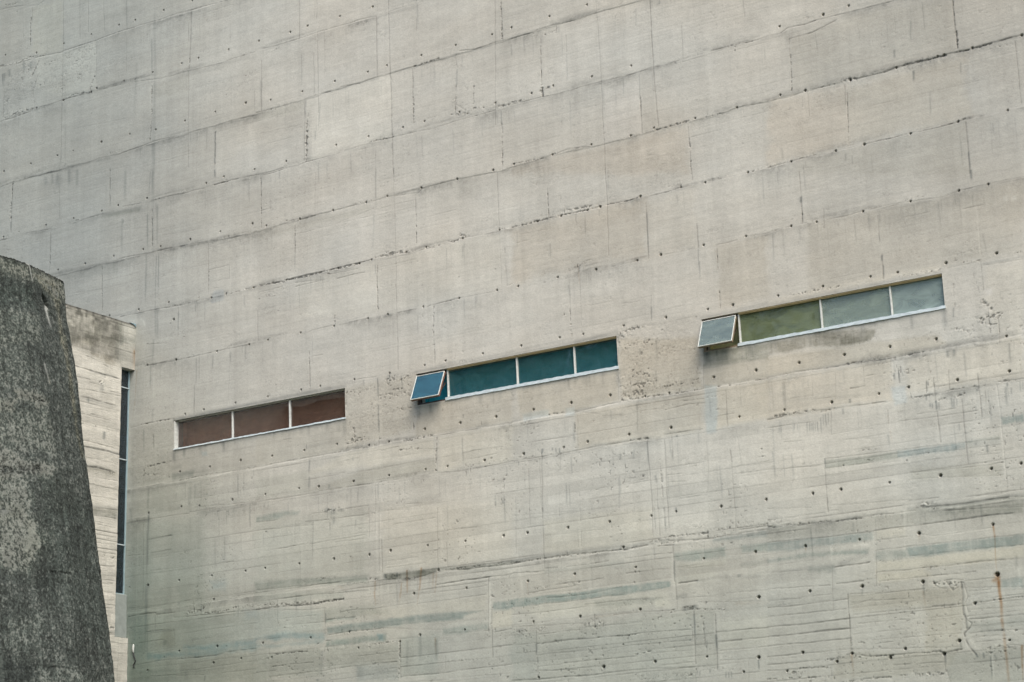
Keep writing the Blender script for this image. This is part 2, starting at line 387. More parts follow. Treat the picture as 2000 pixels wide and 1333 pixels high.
# ------------------------------------------------------------------ the tall concrete building
CONC = concrete_material("board_marked_concrete", fine=.07, bump=.26, speck=.05, grain=.22)
STEP = .0122
bld = thing("concrete_building", "huge pale board-marked concrete building with three coloured strip windows in a slanting row", "building")
WIN = [(-28.02, -23.60, 10.945, 11.575), (-21.88, -17.41, 10.945, 11.575), (-15.66, -11.10, 10.955, 11.575)]
uu = graded(-34.4, -8.6, STEP, -62, 14); vv = graded(4.2, 22.9, STEP, 0, 25.5)
for a, b, c, d in WIN:                            # put grid lines exactly on the openings
    for x in (a, b): uu[np.argmin(abs(uu - x))] = x
    for x in (c, d): vv[np.argmin(abs(vv - x))] = x
M = Surface(uu, vv, 100)
FEATS = """j 2.0 .5:262 2236 317 2230 384 2215 404 2223
h 10 .8:279 2243 358 2235
j 1.6 .8:267 2089 321 2084 403 2083 464 2077
j 1.8 .9:464 2079 568 2079 611 2082 688 2082 745 2081 802 2083 850 2080 902 2079 946 2076
h 8 .8:267 2092 317 2085 362 2090 408 2082
h 24 .5:330 2059 404 2060 473 2065 560 2059
r 9 .9:368 2036 391 2073
r 14 .6:392 2043 373 2003
r 12 .6:550 1963 565 2000
h 16 .6:275 1968 333 1964 374 1960
h 9 1:284 1956 313 1959 374 1960
h 9 1:471 1961 511 1963 554 1957
j 2.2 1:271 1951 317 1951 374 1954
j 2.6 1.3:467 1958 499 1958 554 1956
j 1.5 .7:395 1956 467 1958
j 1.5 .8:581 1955 640 1954
g 7 .25:632 1954 689 1956 735 1955
j 1.5 .6:682 1950 761 1939 839 1937 931 1933
j 1.6 .8:945 1935 1020 1935
g 12 .25:735 1927 839 1929 931 1922
g 9 .22:894 1934 1024 1923
j 1.6 .8:645 1790 695 1792 736 1796 803 1793
j 1.4 .6:803 1793 850 1793 912 1792 966 1794 1022 1790
g 10 .35:407 1793 471 1789 533 1791 611 1785
h 12 .7:607 1796 641 1796
g 9 .35:955 1791 1022 1786
d 14 .25:736 1792 740 1730
d 8 .35:731 2047 733 1934
r 5 .9:733 1934 732 1872
r 8 .9:734 1872 728 1801
w 6 .12:727 2029 728 1824
d 10 .2:689 2004 679 1835
k 1.2 .7:464 2207 466 2076 465 1961 465 1806
d 3 .3:475 1946 478 1794
k 1.2 .8:541 2186 542 2107
k 1.1 .7:587 2174 590 2096
k 1.0 .6:514 2194 517 2096
d 3 .45:655 2156 657 2082
k 1.0 .6:657 2155 658 2081
k 1.0 .4:657 2066 658 1977
r 6 .9:362 2188 362 2119
k 1.4 .6:367 2213 366 2174
k 1 .4:336 2222 339 2141
d 6 .5:276 2072 282 2025
d 10 .4:342 2085 347 2054
d 10 .45:297 2077 299 2053
d 14 .5:280 2071 281 2045
d 14 .45:367 2079 366 2050
k 1.5 .7:282 2025 282 1960
k 1.0 .4:288 1948 290 1929
k 1.8 .8:846 2076 841 1957
k 1.4 .6:837 2051 837 2007
r 5 .8:840 1966 839 1942
k 1.4 .7:838 1937 837 1829 836 1715
k 1.0 .4:956 1903 955 1807
k 1.0 .4:955 2017 954 1974
r 4 .7:912 1788 911 1704
d 4 .8:911 1782 910 1683
k 1.1 .5:1019 1846 1019 1798
j 1.2 .3:500 1880 664 1868
j 1.2 .3:736 1744 850 1745
r 12 .35:373 2006 382 1959
k 1.5 .5:568 2076 569 1974
w 4 .15:566 2057 567 2000
g 10 .3:290 2026 373 2003
h 10 .6:311 2021 405 2011
j 2 .8:1041 1938 1083 1935 1139 1936
g 7 .3:1041 1935 1139 1932
j 1.4 .5:1139 1936 1201 1938 1272 1937
j 1.8 .7:1272 1937 1298 1938 1338 1934
j 1.4 .5:1338 1934 1378 1936 1436 1940
g 12 .2:1272 1934 1331 1927
g 10 .2:1351 1933 1436 1928
h 8 .5:1275 1939 1318 1927
h 8 .5:1041 1927 1087 1928
j 1.0 .4:1041 1927 1050 1921 1087 1928
j 1.8 .9:1022 1796 1068 1795
g 8 .4:1068 1796 1120 1794 1150 1791
j 2 1:1150 1795 1188 1798 1217 1797
g 8 .35:1218 1796 1265 1798
g 7 .5:1235 1797 1292 1797 1338 1797
j 2 .9:1245 1800 1292 1797
j 1.6 .6:1292 1797 1338 1800 1370 1800
j 1.6 .7:1380 1799 1422 1800
h 7 1.2:1425 1800 1457 1801 1489 1803
g 9 .6:1370 1800 1425 1799 1489 1801 1530 1800
g 7 .5:1530 1801 1582 1799 1662 1802
j 1.8 .9:1539 1806 1576 1801 1622 1803 1662 1802
h 16 .4:1043 1796 1150 1791
j 2 .9:1021 1658 1056 1655 1100 1656
g 5 .8:1100 1655 1134 1653
j 1.8 .8:1134 1653 1151 1655 1168 1656
j 1.5 .7:1168 1656 1225 1656 1252 1657
g 6 .6:1252 1659 1278 1660
j 1.3 .5:1278 1660 1317 1659
h 6 .9:1314 1662 1337 1663 1373 1661
j 1.6 .7:1324 1662 1373 1660 1420 1659
j 1.1 .45:1420 1659 1471 1656 1515 1660
j 1.3 .6:1515 1660 1561 1660 1604 1660 1616 1661
h 12 1:1623 1667 1656 1667
k 1.4 .8:1142 2025 1140 1937
k 1.0 .5:1183 2008 1181 1975
k 1.2 .6:1188 2012 1186 1968
k 1.6 .75:1188 1938 1187 1800
k 1.5 .7:1187 1799 1186 1759
d 2.5 .6:1145 1904 1146 1815
k 1.5 .6:1177 1893 1177 1802
k 1.0 .4:1205 1936 1206 1842
k 1.6 .8:1039 1910 1037 1797
d 6 .3:1036 1872 1036 1797
k 1.6 .8:1339 1934 1337 1801
k 1 .5:1338 1899 1350 1896
k 1.7 .8:1370 1963 1370 1801 1371 1761 1370 1661 1371 1582
k 1.8 .7:1439 1945 1438 1939
k 1.2 .6:1438 1904 1437 1876
d 5 .35:1441 1938 1441 1878
k 1.6 .8:1424 1796 1423 1678
r 9 .9:1424 1731 1424 1688
r 4 .6:1425 1787 1423 1731
k 1.3 .6:1528 1797 1533 1772
d 4 .5:1532 1772 1528 1723
r 6 .8:1527 1737 1523 1679
r 20 .5:1516 1703 1558 1668
h 10 1:1515 1675 1558 1668
r 6 .7:1569 1724 1566 1674
h 7 .9:1565 1678 1589 1673
r 10 .4:1549 1729 1554 1719
k 1.4 .7:1627 1894 1622 1778 1617 1660 1616 1630
r 7 .9:1640 1885 1639 1807
k 1.5 .7:1641 1890 1641 1803
r 6 .6:1630 1635 1632 1610
r 6 .8:1630 1602 1628 1543
k 1 .4:1629 1542 1627 1526
r 13 1:1156 1725 1153 1655
r 7 .7:1160 1762 1154 1726
k 1.5 .6:1152 1787 1148 1660
k 1 .4:1180 1754 1180 1720
d 4 .3:1191 1781 1186 1718
k 1 .4:1328 1649 1327 1591
k 1 .6:1367 1799 1376 1779
d 5 .35:1178 1720 1176 1692
j 1 .4:1049 1719 1113 1719
j 1 .3:1022 1747 1139 1741
j 1.8 1:1662 1802 1701 1802 1722 1804
j 1.6 .8:1722 1804 1755 1806 1782 1803 1852 1805
g 9 .5:1662 1805 1722 1803 1782 1806 1852 1808
g 14 .3:1776 1813 1852 1809 1943 1806
j 1.2 .5:1852 1805 1898 1805 1943 1805
h 8 1:1734 1789 1763 1794
r 8 .6:1764 1802 1763 1788
h 10 1.2:1656 1667 1686 1667
j 1.6 .7:1656 1663 1727 1663
j 1.2 .6:1727 1662 1786 1661 1818 1663 1855 1663
j 1.8 .8:1855 1663 1918 1661 1940 1662 1968 1664 1982 1663
j 1 .3:1860 1655 1932 1661
j 1.2 .5:1982 1663 2029 1665
j 1.8 .8:2029 1665 2070 1666 2127 1666
j 1.2 .5:2031 1659 2121 1663
h 6 .7:2124 1666 2174 1664
j 1.5 .6:2164 1664 2206 1666
j 1 .4:2142 1655 2205 1656
j 1.8 .8:1741 1539 1779 1543 1825 1537
h 4 .9:1662 1539 1721 1537
j 1.2 .6:1650 1540 1741 1539
j 1.2 .5:1790 1534 1853 1535 1913 1537 1960 1537
h 7 1.2:1966 1538 2034 1541
j 1.5 .8:1966 1538 2034 1539
j 1.4 .6:2042 1538 2088 1540
h 4 1:2069 1540 2101 1540
j 1.4 .6:2101 1540 2152 1543 2196 1540
j 1 .4:2163 1521 2195 1522
j 1 .3:2037 1508 2091 1509
j 1 .3:1757 1507 1789 1507
h 4 .5:2148 1416 2187 1419
k 1.2 .7:1854 1833 1855 1778 1856 1724 1856 1659 1855 1590 1855 1537 1854 1476
k 1.8 .9:1970 1802 1969 1722 1969 1663 1970 1589 1972 1544
r 3 .7:1727 1784 1725 1702
k 1.3 .6:1726 1768 1725 1691
r 9 1.2:1725 1688 1726 1664
h 8 .8:1720 1676 1743 1679
k 1.5 .6:1784 1778 1784 1742
d 4 .3:1784 1742 1782 1677
d 3 .3:1786 1649 1784 1545
d 3 .5:1939 1660 1935 1592
r 4 .9:1937 1613 1937 1584
k 1.6 .8:1937 1597 1937 1539
k 1.2 .6:2033 1732 2032 1669
h 7 .6:2015 1667 2035 1668
k 1.2 .7:2161 1750 2162 1716
k 1.4 .7:2033 1535 2033 1496
r 4 .9:2034 1512 2032 1437
d 6 .5:1991 1796 1989 1786
j 1.2 .5:2206 1666 2232 1666
j 1.6 1:2232 1666 2246 1672 2261 1671 2279 1670 2300 1672
j 1.3 .6:2300 1672 2340 1672
j 1.8 .7:2246 1650 2293 1651 2340 1663
g 6 .3:2246 1650 2308 1653 2340 1664
h 10 .6:2273 1687 2302 1674
j 1.5 .7:2340 1672 2391 1671 2450 1671
g 8 .3:2373 1671 2435 1669
r 3 .8:2557 1644 2557 1582
k 2 .9:2557 1644 2557 1553
r 6 1:2558 1587 2557 1553
k 1.2 .5:2246 1650 2246 1640
r 3 .8:2247 1619 2246 1579
r 7 1:2246 1579 2244 1546
k 1.2 .5:2246 1635 2245 1574
j 1.4 .6:2196 1541 2243 1539 2269 1543
j 1.5 .7:2279 1541 2299 1543 2327 1543
h 5 .9:2299 1543 2327 1543
h 14 1.1:2342 1544 2372 1543
r 10 .7:2346 1544 2345 1537
j 1.5 .8:2372 1542 2421 1542
j 2.6 1.3:2421 1542 2443 1545 2473 1546 2509 1545 2535 1545
h 6 1.4:2458 1546 2535 1545
g 7 .7:2458 1547 2535 1547
h 18 .5:2448 1539 2544 1537
j 1.6 .8:2535 1547 2582 1544
h 5 1:2554 1547 2582 1544
j 2.8 1.4:2582 1546 2615 1547 2661 1548 2672 1548
h 9 1.2:2591 1544 2620 1546
g 6 .6:2582 1547 2661 1548
h 12 .5:2612 1539 2651 1536
k 1.6 .7:2658 1540 2658 1506 2658 1449 2658 1427
k 1.2 .6:2274 1542 2274 1494
k 1.0 .5:2263 1534 2262 1514
k 1.6 .7:2345 1537 2343 1500
r 3 .7:2348 1524 2344 1431
j 1.2 .5:2344 1426 2355 1427
d 4 .35:2478 1628 2475 1584
d 5 .6:2444 1580 2442 1560
d 6 .6:2474 1533 2473 1508
d 4 .4:2560 1528 2558 1500
w 8 .12:2578 1541 2572 1469
d 5 .35:2501 1489 2496 1435
j 1.5 .8:2186 1414 2210 1416 2232 1417
h 6 .8:2187 1416 2220 1417
j 1.3 .6:2232 1417 2283 1417 2319 1418
h 3 .8:2248 1418 2286 1419
j 1.2 .5:2319 1418 2371 1418
j 1.8 .9:2371 1417 2400 1418 2424 1417 2458 1419
j 1.6 .8:2458 1419 2484 1418 2508 1418 2532 1418 2545 1420
h 3 .8:2398 1417 2544 1419
j 1.3 .6:2545 1420 2570 1420
j 1 .3:2570 1420 2611 1419 2657 1418
j 1.2 .4:2259 1399 2275 1397
k 1.1 .5:2260 1410 2259 1400
k 2.0 .8:2558 1415 2558 1372 2557 1323
d 5 .5:2558 1365 2558 1323
d 6 .25:2215 1448 2217 1417
j 1 .3:2396 1486 2428 1485
j 1 .25:2230 1420 2320 1409
j 1.8 .6:318 1792 399 1791 467 1789
g 8 .35:318 1792 399 1791 467 1789
g 12 .2:277 1786 318 1787
j 1.5 .5:277 1789 318 1790
k 2 .7:317 1787 315 1671
r 6 .9:316 1787 315 1753
r 10 .9:313 1750 313 1706
d 5 .6:314 1699 314 1674
d 14 .35:419 1784 420 1759
d 12 .4:490 1787 491 1740
d 9 .4:514 1782 515 1732
d 10 .35:439 1786 440 1757
d 10 .3:455 1785 455 1754
d 30 .25:459 1781 460 1741
k 1.3 .6:461 1753 463 1675
r 3 .7:612 1760 613 1683
k 1.5 .7:611 1760 613 1671
d 9 .3:657 1750 656 1665
d 5 .3:729 1734 727 1671
d 9 .35:736 1733 737 1669
j 1.6 .8:281 1659 318 1658
j 1.4 .7:362 1660 438 1655
g 11 .3:362 1658 450 1651
g 10 .28:505 1651 559 1649 590 1653
j 1.4 .7:505 1654 555 1657 594 1658
g 16 .4:594 1657 647 1652 703 1652
j 1.4 .7:651 1663 703 1661
h 5 .8:729 1660 770 1659
g 7 .5:729 1659 770 1658
j 1.4 .7:770 1660 821 1657 879 1657
g 10 .2:810 1654 879 1649
j 1.8 .9:908 1659 947 1658 1021 1657
h 4 .9:908 1659 951 1657
j 1 .4:936 1652 1000 1650
d 6 .7:910 1694 911 1671
k 2 .8:437 1646 437 1600
r 5 .7:438 1606 436 1563
k 1.6 .8:437 1606 436 1557
d 8 .25:649 1642 648 1540
d 5 .4:653 1633 651 1621
d 5 .45:722 1636 723 1544
d 7 .35:719 1544 716 1415
r 3 1:735 1640 736 1556
d 6 .4:750 1651 750 1538
d 4 .4:747 1539 745 1410
d 5 .4:753 1538 754 1432
d 4 .35:744 1433 746 1337
d 9 .3:749 1418 752 1335
j 1.6 .8:641 1545 689 1543 738 1541
j 2 1:738 1541 767 1541 803 1539 825 1538
j 1.3 .6:825 1538 886 1535
j 1.2 .5:893 1535 946 1530
j 1.6 .8:943 1529 988 1531 1020 1531
g 8 .2:464 1549 637 1542
r 3 .6:592 1538 594 1437
k 1.1 .5:592 1536 593 1437
k 1.3 .7:891 1529 891 1418
r 3 .7:892 1470 892 1435
j 1.2 .7:893 1471 948 1472
j 1.2 .7:897 1443 948 1442
k 1.2 .7:948 1472 948 1440
j 1.1 .5:907 1428 932 1426
w 3 .18:952 1632 951 1352
k 1 .4:950 1525 950 1470
j 1.8 .9:646 1412 694 1411 753 1410 815 1407
j 1.4 .8:815 1406 850 1408 900 1409
h 3 .9:840 1408 900 1409
h 5 1:949 1408 1019 1410
r 7 .8:867 1430 865 1415
k 1.5 .5:809 1404 808 1343
d 4 .4:809 1398 808 1341
w 7 .5:704 1398 715 1386 717 1375
j 1 .35:493 1492 592 1485
j 1 .3:651 1609 722 1600
j 1 .25:621 1573 711 1574
j 1 .25:763 1574 943 1561
k 1.1 .4:596 1502 693 1502
j 1.8 .9:1021 1657 1056 1651 1100 1653
h 6 .7:1058 1546 1082 1550
h 4 .9:1088 1540 1136 1534
j 1.2 .6:1040 1531 1071 1532 1122 1533
j 2 1:1136 1534 1173 1534
j 1.2 .6:1173 1534 1219 1535 1256 1536 1304 1536
h 4 .8:1311 1537 1326 1538
j 1.3 .6:1372 1534 1435 1529
j 1.4 .6:1422 1525 1437 1534
j 1.2 .5:1438 1536 1522 1538 1611 1532
j 1 .45:1125 1504 1219 1505 1320 1505
j 1 .4:1219 1505 1320 1519
j 1 .4:1449 1474 1517 1476
j 1 .25:1467 1463 1501 1462
j 1 .3:1326 1502 1422 1501
j 1 .3:1327 1516 1416 1516
k 1.4 .7:1034 1653 1034 1580
r 3 .9:1034 1650 1034 1534
k 1 .5:1057 1595 1057 1575
j 1 .5:1034 1574 1058 1575
r 4 .8:1121 1528 1120 1465
d 4 .4:1121 1510 1120 1412
k 1 .4:1176 1627 1174 1536
k 1.2 .6:1327 1602 1326 1542
d 7 .25:1327 1602 1326 1510
d 5 .2:1322 1511 1313 1416
k 1.2 .6:1371 1593 1371 1454 1370 1318 1371 1228
k 1.5 .8:1422 1521 1422 1485
r 3 .9:1422 1485 1421 1419
k 1.2 .7:1615 1531 1615 1423
k 1 .4:1615 1405 1615 1304
h 9 1.2:1029 1411 1097 1408
h 8 1.1:1097 1409 1160 1408 1194 1409
h 12 1.2:1194 1412 1207 1403
h 6 1.4:1207 1410 1285 1409
j 2 1.2:1029 1409 1097 1410 1160 1410 1194 1410
j 1.6 1:1207 1409 1230 1412 1285 1411 1312 1412
h 14 1.1:1324 1414 1375 1415
h 10 1:1346 1421 1406 1409
h 10 1.1:1447 1410 1524 1412
h 12 1.1:1524 1423 1542 1414
j 1.5 .8:1425 1408 1475 1410 1530 1413
j 1.2 .7:1530 1413 1614 1410
h 6 1:1607 1420 1626 1413
j 1.4 .7:1024 1397 1087 1398
j 1.4 .7:1120 1391 1193 1391
j 1.6 .8:1226 1389 1294 1389
j 1.2 .6:1120 1400 1193 1392
j 1.2 .5:1207 1406 1265 1403
j 1.2 .5:1207 1402 1278 1399
j 1.1 .4:1330 1406 1418 1405
j 1 .35:1336 1392 1421 1392
h 16 .4:1039 1393 1100 1393
h 8 .8:1046 1386 1076 1383
k 1.1 .5:1325 1400 1324 1373
r 3 .8:1326 1397 1324 1345
r 5 .9:1325 1345 1324 1302
r 4 .5:1626 1376 1624 1324
k 1.2 .6:1627 1339 1628 1299
j 1.2 .6:1630 1375 1642 1374
j 1.2 .6:1628 1298 1639 1300
k 1.6 .7:1022 1357 1022 1292
j 1.3 .6:1152 1289 1162 1291 1214 1292
j 1.1 .5:1230 1290 1301 1291
j 1.2 .6:1371 1289 1418 1289
j 1.7 .8:1442 1289 1470 1291 1518 1293
j 1.1 .5:1518 1293 1603 1291
h 5 .6:1214 1305 1234 1302
r 8 .8:1218 1310 1219 1293
h 8 .5:1132 1331 1185 1320
r 7 .9:1458 1286 1457 1273
r 5 .9:1457 1270 1455 1238
r 3 .6:1456 1238 1456 1214
r 10 .5:1448 1277 1449 1263
r 6 .5:1431 1277 1432 1261
j 1.1 .6:1050 1300 1058 1298
k 1 .3:1631 1231 1628 1184
j 1.2 .6:1644 1411 1671 1412 1729 1412 1752 1412
h 7 1.3:1644 1413 1671 1412 1700 1414 1726 1415
h 5 1:1726 1415 1752 1414
h 12 .7:1756 1421 1813 1419 1841 1416
h 5 1.2:1755 1414 1812 1413
j 1.5 .9:1755 1414 1812 1413 1838 1414
h 4 1.3:1855 1414 1883 1412 1925 1415
j 1.3 .8:1855 1414 1902 1413 1925 1416
j 1.4 .7:1946 1412 1979 1412 2009 1415
j 1.1 .7:2009 1414 2031 1414
j 1 .4:2060 1415 2145 1415
h 4 .8:2145 1415 2186 1416
h 10 .6:1980 1423 2010 1421
r 5 .9:1760 1430 1761 1414
k 1.2 .7:1726 1475 1726 1461
r 3 1:1726 1464 1726 1415
k 1 .5:1754 1455 1754 1440
k 1.5 .7:1786 1411 1785 1396
k 1 .4:1786 1396 1788 1378
k 1 .4:1825 1451 1824 1438
d 3 .5:1860 1485 1858 1433
k 1.3 .8:1854 1486 1855 1447 1854 1382 1852 1316
d 3.5 .7:1937 1388 1935 1292
k 1.6 .8:1936 1401 1935 1292
k 2 .85:2038 1339 2037 1294
d 3 .6:2037 1294 2036 1245
d 4 .3:2038 1269 2037 1230
k 1.1 .6:2034 1447 2034 1424
j 1 .45:1642 1378 1678 1380
j 1 .35:1661 1395 1725 1393
j 1.3 .8:1803 1314 1815 1315
j 1.1 .55:1856 1292 1895 1292 1909 1293
j 1 .4:1969 1294 2028 1292
j 1.4 .7:2073 1291 2096 1291 2115 1292
j 1 .3:2133 1295 2177 1294
h 14 .7:1766 1301 1789 1307
h 8 1:1778 1304 1801 1310
d 6 .6:1787 1308 1787 1292
u 3 .5:1785 1308 1787 1272
k 1.2 .6:1789 1292 1787 1246
k 1 .4:1787 1246 1786 1190
r 3 .7:2075 1289 2073 1245
k 1 .4:2074 1289 2072 1243
r 3 .7:2074 1205 2073 1171
r 4 .8:1763 1225 1764 1184
k 1 .5:1765 1284 1764 1225
r 8 .7:1763 1184 1764 1174
d 6 .4:1727 1366 1726 1325
w 9 .15:1727 1372 1725 1320
w 8 .12:1953 1392 1943 1172
w 7 .15:2033 1404 2029 1283
d 4 .3:1762 1276 1765 1245
k 1.4 .5:1935 1221 1933 1174
d 4 .4:1935 1201 1934 1171
j 1 .4:1679 1289 1717 1289
j 1 .3:1685 1294 1717 1293
j 1 .4:1704 1197 1724 1197
j 1 .35:1805 1225 1847 1225
j 1 .35:1876 1217 1912 1215
j 1 .35:1954 1189 2021 1189
h 16 .9:1868 1163 1931 1165
h 16 .9:1864 1154 1886 1155
j 1.2 .6:1984 1166 2022 1166
d 20 .35:1868 1161 1864 1146
g 10 .4:1770 1159 1832 1164 1860 1167
g 6 .35:2105 1163 2167 1166
d 6 .7:2245 1348 2244 1334
k 1.5 .7:2246 1395 2246 1343
k 2 .85:2245 1341 2245 1297
r 3 .6:2245 1331 2246 1302
k 1.2 .5:2286 1315 2284 1281
h 5 .5:2355 1348 2369 1347
d 6 .7:2559 1331 2558 1307
j 1.5 .7:2534 1297 2557 1296
j 1 .5:2557 1297 2585 1298
j 1.3 .6:2585 1298 2649 1297
j 1.1 .4:2603 1294 2648 1293
j 1 .45:2177 1294 2221 1297
j 1.4 .7:2291 1295 2328 1294 2357 1296
j 1.2 .5:2372 1297 2401 1298 2447 1296
j 1.2 .5:2391 1293 2435 1295
j 1.1 .5:2451 1295 2505 1292 2534 1296
j 1 .4:2435 1270 2480 1270
j 1.1 .5:2538 1263 2574 1263
k 1.2 .6:2385 1282 2385 1235
d 3 .5:2384 1251 2385 1232
d 5 .9:2386 1211 2385 1197
k 2 .85:2386 1211 2386 1168
d 3 .6:2387 1194 2387 1168
w 6 .25:2561 1267 2561 1162
k 1 .35:2562 1232 2562 1176
d 4 .3:2567 1214 2572 1172
k 1.4 .6:2560 1167 2559 1115
j 1.1 .5:2500 1165 2558 1165
h 5 .9:2526 1169 2558 1167
h 4 1:2619 1167 2635 1169
g 7 .5:2564 1160 2634 1159
j 1.3 .6:2564 1157 2634 1155
h 9 .8:2411 1166 2488 1165
h 6 .8:2200 1171 2317 1169
h 14 .5:2518 1185 2555 1187
r 14 .5:2515 1176 2519 1189
h 12 1.2:2555 1097 2572 1078
h 16 1.3:2552 1066 2584 1067
h 14 1.1:2549 1059 2575 1050
h 12 .9:2501 1056 2532 1049
r 14 1:2564 1075 2563 1039
r 6 .6:2579 1065 2579 1038
k 1 .5:2579 1047 2577 1020
r 18 .4:2509 1140 2507 1094
d 4 .5:2505 1095 2503 1072
j 1.1 .5:2614 1096 2627 1096
k 1 .5:2587 1105 2586 1094
r 16 .35:2544 1147 2552 1111
k 1.5 .6:725 1290 801 1291
j 1.5 .7:717 1289 793 1288 840 1288
j 1.3 .6:840 1288 914 1289 997 1288
j 1.2 .5:721 1337 779 1330
h 4 .6:724 1338 779 1331
j 1 .4:699 1306 750 1309
j 1.4 .6:678 1160 715 1163 797 1162
h 4 1:707 1163 797 1162
g 6 .5:797 1156 857 1157 1016 1162
g 12 .35:797 1158 892 1160 1016 1164
d 8 .3:742 1348 737 1285
w 6 .2:743 1290 740 1193
d 6 .25:740 1193 738 1160
d 4 .4:854 1229 852 1165
k 1.5 .7:853 1198 852 1165
k 1 .4:947 1284 944 1178
u 5 .4:694 1284 689 1207
u 3 .3:689 1213 682 1171
d 5 .4:715 1155 715 1095
r 4 .6:740 1137 744 1099
k 1.3 .6:742 1136 744 1111
h 8 .6:744 1142 794 1140
h 10 .8:719 1069 787 1071
h 14 .6:708 1057 784 1041
r 8 .6:723 1094 716 1050
k 1 .4:716 1067 714 1025
j 1.4 .6:680 1027 798 1026 892 1030
h 3 .7:805 1028 920 1030
j 1.2 .5:892 1030 1015 1025
d 8 .4:798 1089 796 1067
d 8 .4:826 1093 826 1071
w 14 .12:878 1086 878 1072
g 14 .5:794 1056 815 1056
g 22 .3:794 1036 885 1032
g 10 .35:974 1031 1015 1029
d 10 .3:843 1013 840 958
d 8 .3:730 1023 727 972
h 10 .6:816 974 847 974
j 1 .4:854 965 1014 956
d 5 .3:805 1002 805 988
j 1.2 .7:1159 1236 1187 1235
r 3 .7:1154 1246 1153 1167
k 1 .4:1154 1249 1153 1170
k 1.3 .7:1371 1239 1369 1174
r 4 .7:1456 1224 1456 1171
d 4 .3:1457 1224 1456 1166
j 1 .35:1399 1208 1446 1208
g 11 .4:1016 1160 1093 1163 1202 1163
g 6 .4:1456 1166 1496 1167 1633 1165
h 6 .6:1493 1165 1544 1164
g 9 .5:1410 1162 1478 1161
j 1.3 .6:1269 1170 1317 1168
h 30 .6:1246 1147 1316 1146
h 30 .7:1342 1156 1398 1154
h 30 .6:1328 1126 1397 1123
h 24 .8:1244 1046 1292 1047
h 30 .5:1245 1099 1309 1100
h 30 .5:1334 1093 1402 1093
r 9 .8:1243 1142 1242 1105
h 7 1.3:1354 1135 1382 1135
d 4 .6:1376 1161 1380 1133
d 5 .5:1348 1170 1349 1144
d 5 .4:1285 1167 1288 1151
d 4 .7:1320 1167 1322 1114
d 5 .7:1321 1114 1320 1045
k 1.5 .6:1320 1045 1319 1027
w 12 .25:1326 1100 1325 1047
w 10 .2:1405 1085 1406 1064
h 10 .7:1241 1033 1285 1029
h 3 1.2:1320 1041 1329 1041
r 14 .9:1261 1073 1263 1043
j 1.5 .7:1015 1028 1114 1029 1170 1029 1237 1028
h 4 .8:1212 1029 1240 1029
j 1.3 .6:1240 1028 1322 1028
h 7 1:1372 1028 1449 1030
j 1.2 .6:1372 1028 1461 1028 1550 1027 1626 1027
g 7 .5:1461 1028 1509 1029 1568 1029 1626 1028
g 16 .5:1550 1029 1568 1032
h 8 .8:1365 1012 1411 1010
h 6 .9:1393 1014 1411 1007
j 1 .5:1325 1017 1366 1019
j 1 .5:1411 1008 1460 1000
r 5 .9:1402 1062 1403 1049
d 4 .6:1518 1062 1518 1052
d 3 .7:1143 1057 1143 1044
g 12 .4:1144 1050 1219 1052
j 1.3 .7:1501 985 1554 986 1604 984
j 1.1 .5:1486 972 1548 971 1589 973
j 1.3 .6:1234 1009 1272 1009
j 1.2 .5:1195 987 1236 985
j 1 .45:1243 981 1414 984
j 1 .4:1365 999 1414 999
g 10 .2:1318 983 1450 980
r 5 .8:1456 1023 1455 1000
r 7 1:1453 997 1451 959
k 1 .4:1457 1025 1455 956
j 1.3 .6:1014 956 1113 954 1172 955
j 1.5 .8:1172 957 1229 956
j 1.6 .8:1239 956 1305 955 1323 954
h 3 .6:1267 956 1299 955
j 1 .4:1323 955 1452 955
j 1.2 .6:1449 954 1506 951 1547 951 1623 954
d 5 .5:1150 1025 1149 990
d 7 .5:1149 990 1147 959
d 8 .4:1199 968 1196 957
k 1.2 .6:1309 953 1309 898
d 4 .4:1316 954 1316 918
w 14 .15:1320 954 1325 895
j 1.1 .5:1238 913 1291 912
g 8 .3:1235 914 1294 913
h 12 .9:1190 916 1225 914
j 1 .4:1374 903 1435 900
j 1 .35:1475 925 1621 918
d 5 .4:1583 883 1583 873
d 5 .4:1599 883 1599 873
j 1 .4:1085 1074 1105 1073
h 12 .35:1516 925 1604 920
d 5 .2:1529 943 1527 903
d 5 .2:1552 942 1551 900
d 5 .2:1366 942 1365 899
g 8 .35:1633 1167 1696 1168 1765 1169
g 6 .3:1629 1093 1701 1095 1764 1097 1855 1094
h 30 .7:1866 1137 1926 1135
h 30 .7:1863 1078 1922 1078
h 30 .5:1946 1109 2026 1110
h 26 .8:1867 1058 1929 1058
h 24 .8:1866 1043 1907 1042
h 20 .7:1950 1047 2021 1045
d 4 .5:1906 1126 1907 1108
d 3 .6:1936 1079 1935 1047
r 5 .9:1936 1066 1935 1044
d 6 .4:1941 1139 1939 1083
k 1.3 .6:1863 1153 1855 1035
w 4 .25:1859 1094 1856 1037
h 8 1.3:1863 1034 1898 1033
h 6 1:1898 1033 1967 1029
h 5 1:1967 1029 2025 1029
j 1.2 .7:1763 1026 1819 1030 1860 1031
g 13 .6:1766 1029 1805 1028
j 1.3 .7:1707 1031 1741 1030
h 5 1:1707 1031 1741 1030
g 6 .5:1626 1030 1648 1031
j 1.2 .6:1860 1031 1906 1031 1962 1030 2028 1028
j 1.6 .9:1987 1013 2016 1012 2029 1011
j 1.4 .8:1950 1002 1968 1004 2000 1006 2029 1003
h 10 .6:1945 1011 1971 1009
j 1.2 .5:1820 1011 1861 1007
g 8 .3:1823 1009 1866 1006
j 1 .4:1763 1029 1823 1013
j 1 .4:1855 1005 1904 1008 1947 1006
j 1.1 .5:1841 1030 1879 1028
k 1.2 .6:2036 1101 2029 1029
w 10 .3:2029 1066 2028 1032
h 5 .9:2056 1028 2082 1027
